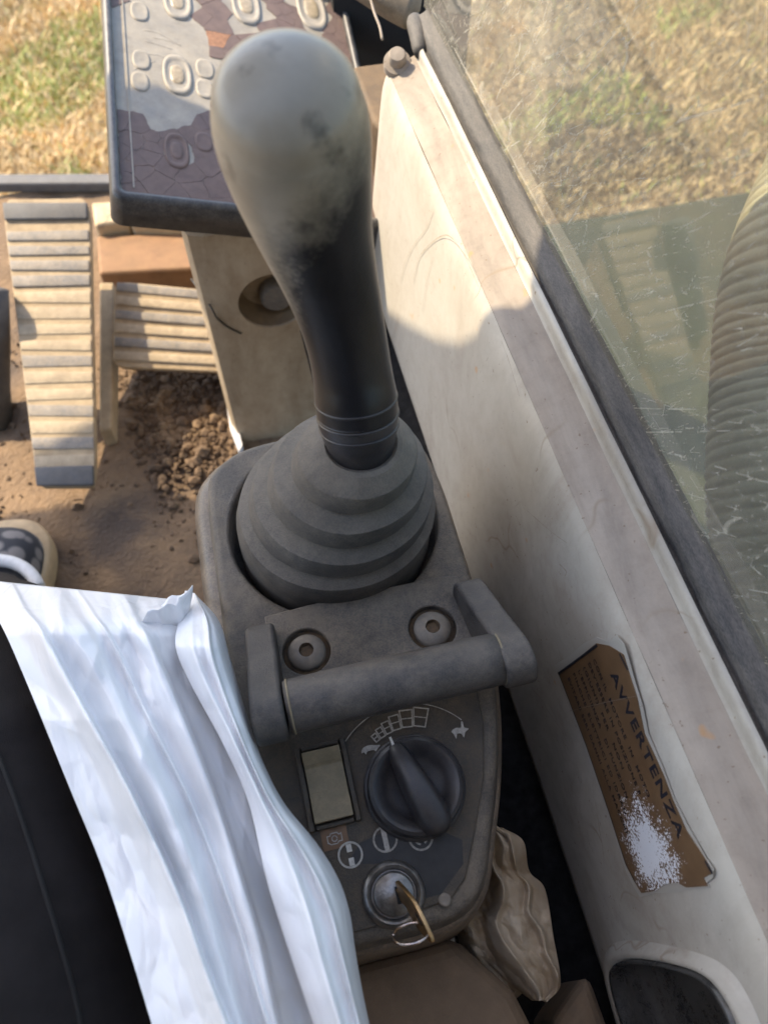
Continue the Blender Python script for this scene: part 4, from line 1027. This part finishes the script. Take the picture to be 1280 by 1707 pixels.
# ------------------------------------------------------------------ white plastic bag over the leg
def bag_mat():
    m, t, b = new_mat('white_plastic_film'); co = coords(t)
    b.inputs['Base Color'].default_value = (.90, .91, .93, 1); b.inputs['Roughness'].default_value = .24
    b.inputs['Specular IOR Level'].default_value = .5
    mpn = node(t, 'ShaderNodeMapping'); mpn.inputs['Scale'].default_value = (1.5, .7, 1); mpn.inputs['Rotation'].default_value = (0, 0, .25); t.links.new(co, mpn.inputs['Vector'])
    w1 = node(t, 'ShaderNodeTexNoise'); w1.inputs['Scale'].default_value = 26; w1.inputs['Detail'].default_value = 5; w1.inputs['Distortion'].default_value = .8; t.links.new(mpn.outputs[0], w1.inputs['Vector'])
    w2 = node(t, 'ShaderNodeTexVoronoi', feature='DISTANCE_TO_EDGE'); w2.inputs['Scale'].default_value = 34; t.links.new(mpn.outputs[0], w2.inputs['Vector'])
    gate = noise_fac(t, co, 16, .42, .66, 3)
    h = math_(t, 'ADD', math_(t, 'MULTIPLY', w1.outputs[0], .7), math_(t, 'MULTIPLY', math_(t, 'MULTIPLY', math_(t, 'MINIMUM', w2.outputs['Distance'], .10), gate), 2.2))
    bump(t, b, h, .50, .003)
    tl = node(t, 'ShaderNodeBsdfTranslucent'); tl.inputs[0].default_value = (.78, .79, .80, 1)
    mx = node(t, 'ShaderNodeMixShader'); mx.inputs[0].default_value = .16
    out = t.nodes['Material Output']; t.links.new(b.outputs[0], mx.inputs[1]); t.links.new(tl.outputs[0], mx.inputs[2]); t.links.new(mx.outputs[0], out.inputs['Surface'])
    return m
M['bag'] = bag_mat()
def interp_curve(c, t):
    c = np.array(c, float); return np.stack([np.interp(t, c[:, 0], c[:, k]) for k in range(1, c.shape[1])], -1)
def sheet(Lc, Rc, zf, ns, nt):
    V = []
    ts = np.linspace(0, 1, nt); L_ = interp_curve(Lc, ts); R_ = interp_curve(Rc, ts)
    for j, t in enumerate(ts):
        for i in range(ns):
            s = i/(ns-1); px = L_[j]*(1-s)+R_[j]*s
            if callable(zf): z_ = zf(s, t, px)
            V.append(Z(px[0], px[1], z_))
    F = [(j*ns+i, j*ns+i+1, (j+1)*ns+i+1, (j+1)*ns+i) for j in range(nt-1) for i in range(ns-1)]
    return np.array(V), F
def ridge(d, w): return math.exp(-abs(d)/w)
def fold(d, w, asym=.5):
    return math.exp(-(d/w)**2) if d < 0 else math.exp(-(d/(w*asym))**2)
def cur(pts, n=60):
    """smooth px curve with parameter 0..1 by y"""
    q = catmull(pts, 12); t = (q[:, 1]-q[0, 1])/(q[-1, 1]-q[0, 1]); return np.column_stack([t, q])
bag = thing('plastic_bag', Z(200, 1300, -.05), 'crumpled white plastic bag draped over the seated leg beside the console', 'bag')
Lc = cur([(-40, 965), (-22, 1010), (4, 1045), (50, 1150), (120, 1322), (170, 1445), (215, 1582), (272, 1770)])
Rc = cur([(300, 1000), (330, 1040), (375, 1140), (440, 1320), (490, 1480), (560, 1770)])
crs = []
rr_ = random.Random(11)
for k in range(46):
    if k < 26: cx_, cy_ = rr_.uniform(0, 330), rr_.uniform(985, 1240); ang_ = rr_.gauss(1.25, .65); rad_ = rr_.uniform(35, 110); amp_ = rr_.uniform(.05, .16)
    else: cx_, cy_ = rr_.uniform(60, 480), rr_.uniform(1200, 1740); ang_ = rr_.gauss(1.22, .22); rad_ = rr_.uniform(80, 220); amp_ = rr_.uniform(.03, .09)
    crs.append((cx_, cy_, math.cos(ang_), math.sin(ang_), rad_, amp_*rr_.choice((1, 1, -1))))
def crumple(px):
    z_ = 0.0
    for cx_, cy_, ca, sa, rad_, amp_ in crs:
        dx, dy = px[0]-cx_, px[1]-cy_
        al = dx*ca+dy*sa; ac = -dx*sa+dy*ca
        g = math.exp(-(al/rad_)**2-(ac/(rad_*.38))**2)
        z_ += amp_*g*(rad_*.30-abs(ac))*.00036
    return z_
def vf1(u, v, k): return noise.voronoi(Vector((u, v, k)))[0][0]
def crumple2(px):
    # facets of crushed film: cones between voronoi cells, stretched along the pleats
    x, y = px[0], px[1]; a = x*.93-y*.36; b = x*.36+y*.93
    wx = 9*fbm(a*.012, b*.012, 3.0, 2); a += wx; b += 9*fbm(a*.012+7, b*.012, 9.0, 2)
    g = max(0.12, min(1, .45+1.3*fbm(x*.006, y*.006, 4.0, 2)))
    top = max(0, min(1, (1300-y)/260))
    g = min(1.2, g*(.55+.8*top))
    return g*(-.0065*vf1(a/50, b/120, 1.5)-.0026*vf1(a/17, b/46, 4.5))
def zbag(s, t, px):
    y = px[1]; x = px[0]
    z_ = .050+.010*math.sin(math.pi*min(1, s*1.1))-.03*max(0, s-.72)
    k = max(0, (1060-y)/95.0); z_ -= .055*k**1.6*(1-.35*s)
    g = min(1, t*3.5)
    wv = .045*fbm(t*2.2, s*1.2, 2.0, 2)
    for s0, ds, w, a, asy in ((.25, .24, .065, .017, .25), (.44, .06, .080, .010, .45), (.56, .14, .014, .005, 1.0), (.72, -.03, .060, .013, .35)):
        z_ += a*fold(s-(s0+ds*(t-.3)+wv), w*(1.0+.35*t), asy)*(.25+.75*g)
    z_ += .007*fbm(s*2.0+3, t*1.8, 1.0, 1)
    z_ += 2.4*crumple(px)+crumple2(px)
    return z_
V, F = sheet(Lc, Rc, zbag, 200, 340); V = V+0
o = mesh_obj('bag_body', V, F, M['bag'], bag); solidify(o, .0004)
# flap nearest the console, lying over the body with a free left edge
Lf = cur([(318, 986), (300, 1030), (293, 1078), (318, 1140), (372, 1240), (415, 1340), (448, 1480), (500, 1640), (545, 1770)])
Rf = cur([(326, 990), (366, 1036), (385, 1100), (418, 1210), (440, 1272), (474, 1338), (530, 1408), (566, 1468), (584, 1524), (592, 1580), (606, 1660), (630, 1770)])
def zflap(s, t, px):
    y = px[1]
    z_ = .060+.010*math.sin(math.pi*s)-.030*max(0, (s-.80)/.2)**2
    k = max(0, (1080-y)/90.0); z_ -= .045*k**1.4
    z_ += .007*fold(s-(.30+.2*t), .10, .7)*min(1, t*3)+.006*fold(s-(.72-.10*math.sin(t*5)), .06, .6)
    z_ += .005*fbm(s*1.5+t, t*2.5, 21.0, 1)+1.6*crumple((px[0]-130, px[1]-40))+.9*crumple2(px)
    z_ += .010*math.exp(-((t-.50)/.03)**2)*max(0, s-.35)
    return z_
V, F = sheet(Lf, Rf, zflap, 90, 260); o = mesh_obj('bag_flap', V, F, M['bag'], bag); solidify(o, .0004)
# gathered tuft at the top
nA, nH = 40, 14; R = []
ax0 = Z(288, 1072, .030); ax1 = Z(272, 1014, .042)
e1 = np.array([1.0, 0, 0]); axd = ax1-ax0; Lx = np.linalg.norm(axd); axd /= Lx; e1 = e1-axd*np.dot(e1, axd); e1 /= np.linalg.norm(e1); e2 = np.cross(axd, e1)
for j in range(nH):
    h = j/(nH-1); ring = []
    for i in range(nA):
        a = 2*math.pi*i/nA
        r = (.0045+.0115*h**.8)*(1+.42*h*noise.noise(Vector((math.cos(a)*1.7, math.sin(a)*1.7, h*1.3+4)))+.16*abs(math.sin(a*3.5+h*1.5)))
        top = (.0045*noise.noise(Vector((math.cos(a)*2.4+9, math.sin(a)*2.4, 2)))+.004*math.cos(a-.3))*h
        ring.append(ax0+axd*(Lx*h*1.1+top)+e1*r*1.05*math.cos(a)+e2*r*.8*math.sin(a))
    R.append(np.array(ring))
V, F = ring_mesh(R, True, False); o = mesh_obj('bag_tuft', V, F, M['bag'], bag); solidify(o, .0005)

# ------------------------------------------------------------------ crumpled rag in the gap
def rag_mat():
    m, t, b = new_mat('soiled_cloth'); co = coords(t)
    c = mixc(t, noise_fac(t, co, 20, .35, .68, 6, .6), (.38, .285, .19), (.54, .47, .375))
    c = mixc(t, noise_fac(t, co, 22, .56, .74, 6, .65), c, (.24, .16, .09))
    t.links.new(c, b.inputs['Base Color']); b.inputs['Roughness'].default_value = .9
    g = node(t, 'ShaderNodeTexNoise'); g.inputs['Scale'].default_value = 120; g.inputs['Detail'].default_value = 5; t.links.new(co, g.inputs['Vector']); bump(t, b, g.outputs[0], .5, .002)
    return m
M['rag'] = rag_mat()
rag = thing('cloth_rag', Z(850, 1540, -.2), 'crumpled stained tan cloth rag stuffed between console and side panel', 'rag')
Lr = cur([(800, 1376), (798, 1420), (785, 1500), (768, 1540), (800, 1590), (850, 1640), (886, 1668)]); Rr = cur([(838, 1380), (872, 1402), (882, 1452), (908, 1482), (922, 1560), (934, 1640), (912, 1668)])
def ragc(px):
    x, y = px[0], px[1]; x += 12*fbm(x*.02, y*.02, 3.0, 2); y += 12*fbm(x*.02+5, y*.02, 7.0, 2)
    a = x*.86-y*.5; b = x*.5+y*.86
    return -.015*vf1(a/34, b/80, 2.2)-.0035*vf1(a/13, b/30, 6.2)
def zrag(s, t, px):
    z_ = -.085-.03*t+.022*math.sin(math.pi*s)
    z_ += .018*fbm(s*1.2+2, t*2.0, 41.0, 2)
    for s0, ds, w, a, as_ in ((.38, .35, .12, .014, .35), (.80, .15, .06, .010, .4)):
        z_ += a*fold(s-(s0+ds*(t-.5)+.16*fbm(t*3, s0*7, 2, 2)), w, as_)
    return z_+ragc(px)
V, F = sheet(Lr, Rr, zrag, 110, 170); o = mesh_obj('rag_upper', V, F, M['rag'], rag); solidify(o, .0012)
Lr = cur([(755, 1530), (768, 1580), (800, 1632), (830, 1668), (845, 1674)]); Rr = cur([(800, 1530), (830, 1580), (858, 1610), (872, 1650), (848, 1674)])
def zrag2(s, t, px): return -.118-.02*t+.014*math.sin(math.pi*s)+.012*abs(fbm(s*2, t*3, 47.0, 3))+ragc(px)
V, F = sheet(Lr, Rr, zrag2, 40, 60); o = mesh_obj('rag_corner', V, F, M['rag'], rag); solidify(o, .0012)

# ------------------------------------------------------------------ warning label on the side panel
fa, fb = np.array([.1255, 0, -.09]), np.array([.1365, 0, .035])
FV = (fb-fa)/np.linalg.norm(fb-fa); FU = np.array([0, -1.0, 0]); FN = np.cross(FU, FV); FN /= np.linalg.norm(FN)
if FN[0] > 0: FN = -FN
fo = fa.copy()
def wl(px, py): p = PL(px, py, fo, FN)-fo; return np.array([np.dot(p, FU), np.dot(p, FV)])
def wp(a, b, h): return fo+FU*a+FV*b+FN*h
def z1p(x, y): return (910+x*.26954, 1050+y*.26954)
c0 = wl(*z1p(500, 800))
lab = thing('warning_label', wp(c0[0], c0[1], .001), 'brown AVVERTENZA warning label with torn clear film and a painted white glare patch', 'label')
def lab_film():
    m = bpy.data.materials.new('clear_film'); m.use_nodes = True; t = m.node_tree; b = t.nodes['Principled BSDF']
    b.inputs['Base Color'].default_value = (.37, .35, .31, 1); b.inputs['Roughness'].default_value = .35
    return m
def lab_brown():
    m, t, b = new_mat('label_brown'); co = coords(t)
    c = mixc(t, noise_fac(t, co, 60, .3, .7, 6, .6), (.115, .066, .034), (.165, .098, .05))
    mp_ = node(t, 'ShaderNodeMapping'); t.links.new(co, mp_.inputs['Vector'])
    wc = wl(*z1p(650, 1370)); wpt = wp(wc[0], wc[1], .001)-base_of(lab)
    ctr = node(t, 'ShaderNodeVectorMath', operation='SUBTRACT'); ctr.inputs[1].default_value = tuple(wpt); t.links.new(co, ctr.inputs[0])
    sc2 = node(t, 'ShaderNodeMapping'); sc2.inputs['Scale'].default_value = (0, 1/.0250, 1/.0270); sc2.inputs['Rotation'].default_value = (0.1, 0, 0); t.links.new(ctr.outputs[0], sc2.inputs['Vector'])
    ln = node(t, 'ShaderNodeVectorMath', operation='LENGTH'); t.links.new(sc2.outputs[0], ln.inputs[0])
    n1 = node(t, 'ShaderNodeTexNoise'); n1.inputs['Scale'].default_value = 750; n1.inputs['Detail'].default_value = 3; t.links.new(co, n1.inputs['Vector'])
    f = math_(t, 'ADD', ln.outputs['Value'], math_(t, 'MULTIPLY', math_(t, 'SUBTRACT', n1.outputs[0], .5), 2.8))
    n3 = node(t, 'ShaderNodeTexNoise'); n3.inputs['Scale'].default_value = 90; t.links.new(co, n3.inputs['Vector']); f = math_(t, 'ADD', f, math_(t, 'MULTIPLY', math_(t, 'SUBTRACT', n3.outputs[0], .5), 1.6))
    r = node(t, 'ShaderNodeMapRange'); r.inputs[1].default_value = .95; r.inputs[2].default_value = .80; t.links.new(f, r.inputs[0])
    c = mixc(t, r.outputs[0], c, (.74, .76, .80)); t.links.new(c, b.inputs['Base Color']); b.inputs['Roughness'].default_value = .32  # speckled white painted into the label colour in place of sky glare
    return m
out_px = [(60, 215), (150, 160), (235, 85), (320, 42), (400, 75), (440, 30), (490, 85), (515, 170), (560, 330), (605, 470), (640, 640), (730, 850), (800, 1040), (880, 1200), (985, 1390), (1045, 1480), (1040, 1530), (1000, 1565), (1022, 1590), (900, 1600), (800, 1625), (680, 1625), (590, 1650), (555, 1600), (500, 1490), (380, 1110), (240, 720), (140, 430), (65, 270)]
V, F = prism([wp(*wl(*z1p(*p)), .0006) for p in out_px], FN*.0003); fl = mesh_obj('clear_film', V, F, lab_film(), lab, smooth=False)
in_px = [(85, 262), (160, 215), (320, 80), (400, 95), (490, 150), (520, 250), (575, 420), (620, 640), (735, 890), (800, 1060), (880, 1240), (1000, 1420), (1040, 1500), (985, 1530), (1010, 1580), (880, 1590), (820, 1560), (740, 1570), (690, 1610), (600, 1625), (560, 1560), (500, 1440), (400, 1130), (260, 720), (165, 470)]
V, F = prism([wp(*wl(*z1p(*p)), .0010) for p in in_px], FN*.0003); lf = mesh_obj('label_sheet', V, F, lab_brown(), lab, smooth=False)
M['ink'] = plain('label_ink', (.012, .013, .020), .5)
def text_on(s, p0, p1, hpx, bold=0.0):
    a0, a1 = wl(*z1p(*p0)), wl(*z1p(*p1)); d_ = a1-a0; Lw = np.hypot(*d_); d_ /= Lw; e = np.array([-d_[1], d_[0]])
    cu_ = bpy.data.curves.new('text', 'FONT'); cu_.body = s; cu_.size = 1.0; cu_.offset = bold; cu_.extrude = 0.0; cu_.resolution_u = 3; cu_.space_character = 1.18
    to = bpy.data.objects.new('text', cu_); COL.objects.link(to); bpy.context.view_layer.update()
    me = bpy.data.meshes.new_from_object(to.evaluated_get(bpy.context.evaluated_depsgraph_get()))
    bpy.data.objects.remove(to)
    co = np.array([v.co[:] for v in me.vertices]); fs = [tuple(p.vertices) for p in me.polygons]
    co[:, 0] -= co[:, 0].min(); sx_ = Lw/co[:, 0].max(); sy_ = hpx/.72
    P = [wp(*(a0+d_*c[0]*sx_+e*c[1]*sy_), .00145) for c in co]
    o = mesh_obj('lettering', P, fs, M['ink'], lf, smooth=False); solidify(o, .0001, 0)
    return o
text_on('AVVERTENZA', (408, 272), (832, 1290), .0092, .022)
text_on("CON IL  MOTORE  IN  MOTO", (302, 186), (642, 1034), .0035, .010)
text_on("DEV'ESSERE IN POSIZIONE F", (272, 208), (586, 1020), .0035, .010)
text_on("(GIUNI)  PER   NON", (242, 232), (482, 862), .0035, .010)
text_on("L'EFFICIENZA   DI FUNZION", (210, 254), (508, 1040), .0035, .010)
text_on("FINCHE' ELETTRICI ED IDRAU", (178, 272), (498, 1140), .0035, .010)
text_on("EVITARE SERI DANNI ALLA MACCHI", (146, 300), (505, 1255), .0035, .010)
V, F = prism([wp(*wl(*z1p(*p)), .0016) for p in ((160, 498), (300, 462), (430, 432), (572, 404), (572, 407), (430, 436), (300, 466), (160, 501))], FN*.0001); mesh_obj('fold_crease', V, F, plain('crease_grey', (.24, .19, .145), .5), lf, smooth=False)
for a, b in (((85, 262), (325, 85)), ((470, 140), (520, 240)), ((1000, 1420), (1045, 1500))):
    p, q = wl(*z1p(*a)), wl(*z1p(*b)); d_ = (q-p)/np.hypot(*(q-p)); e = np.array([-d_[1], d_[0]])*.0016
    V, F = prism([wp(*x, .0014) for x in (p, q, q-e, p-e)], FN*.0002); mesh_obj('border_line', V, F, M['ink'], lf, smooth=False)
pts = [wp(*wl(*z1p(*p)), .0014) for p in ((85, 262), (165, 470), (260, 720), (400, 1130), (500, 1440), (560, 1560))]
V = []; 
for p in pts: V += [p, p+FV*.0010]
mesh_obj('border_line', V, [(2*i, 2*i+1, 2*i+3, 2*i+2) for i in range(len(pts)-1)], M['ink'], lf, smooth=False)

# ------------------------------------------------------------------ recessed black tray at the bottom right
tr_ = thing('recess_tray', (.13, -.33, .02), 'black shiny recessed tray set in a cream bezel at the bottom right corner', 'tray')
def wq(px, py, h): return wp(*wl(px, py), h)
tro_ = catmull([(1032, 1640), (1034, 1608), (1060, 1596), (1120, 1602), (1185, 1622), (1222, 1660), (1250, 1720), (1270, 1800), (1180, 1830), (1100, 1800), (1060, 1730)], 6, True)
cen = tro_.mean(0)
R = []
for f, h in ((1.30, .0002), (1.22, .0030), (1.13, .0062), (1.05, .0064), (1.0, .004)):
    R.append(np.array([wq(*(cen+(p-cen)*np.array([1+(f-1)*.75, f])), h) for p in tro_]))
V, F = ring_mesh(R, False, False); mesh_obj('bezel', V, F, M['cream'], tr_)
M['tray'] = dusty('tray_black', (.010, .011, .014), (.20, .19, .17), .28, 40, .22, .7, .2, 700, .2)
R = []
for f, h in ((1.0, .003), (.99, .0072), (.955, .0080), (.93, .0068), (.90, .0008)):
    R.append(np.array([wq(*(cen+(p-cen)*f), h) for p in tro_]))
V, F = ring_mesh(R, False, True); o = mesh_obj('tray_cup', V, F, M['tray'], tr_)
print('flakes', nf, 'objects', len(bpy.data.objects))
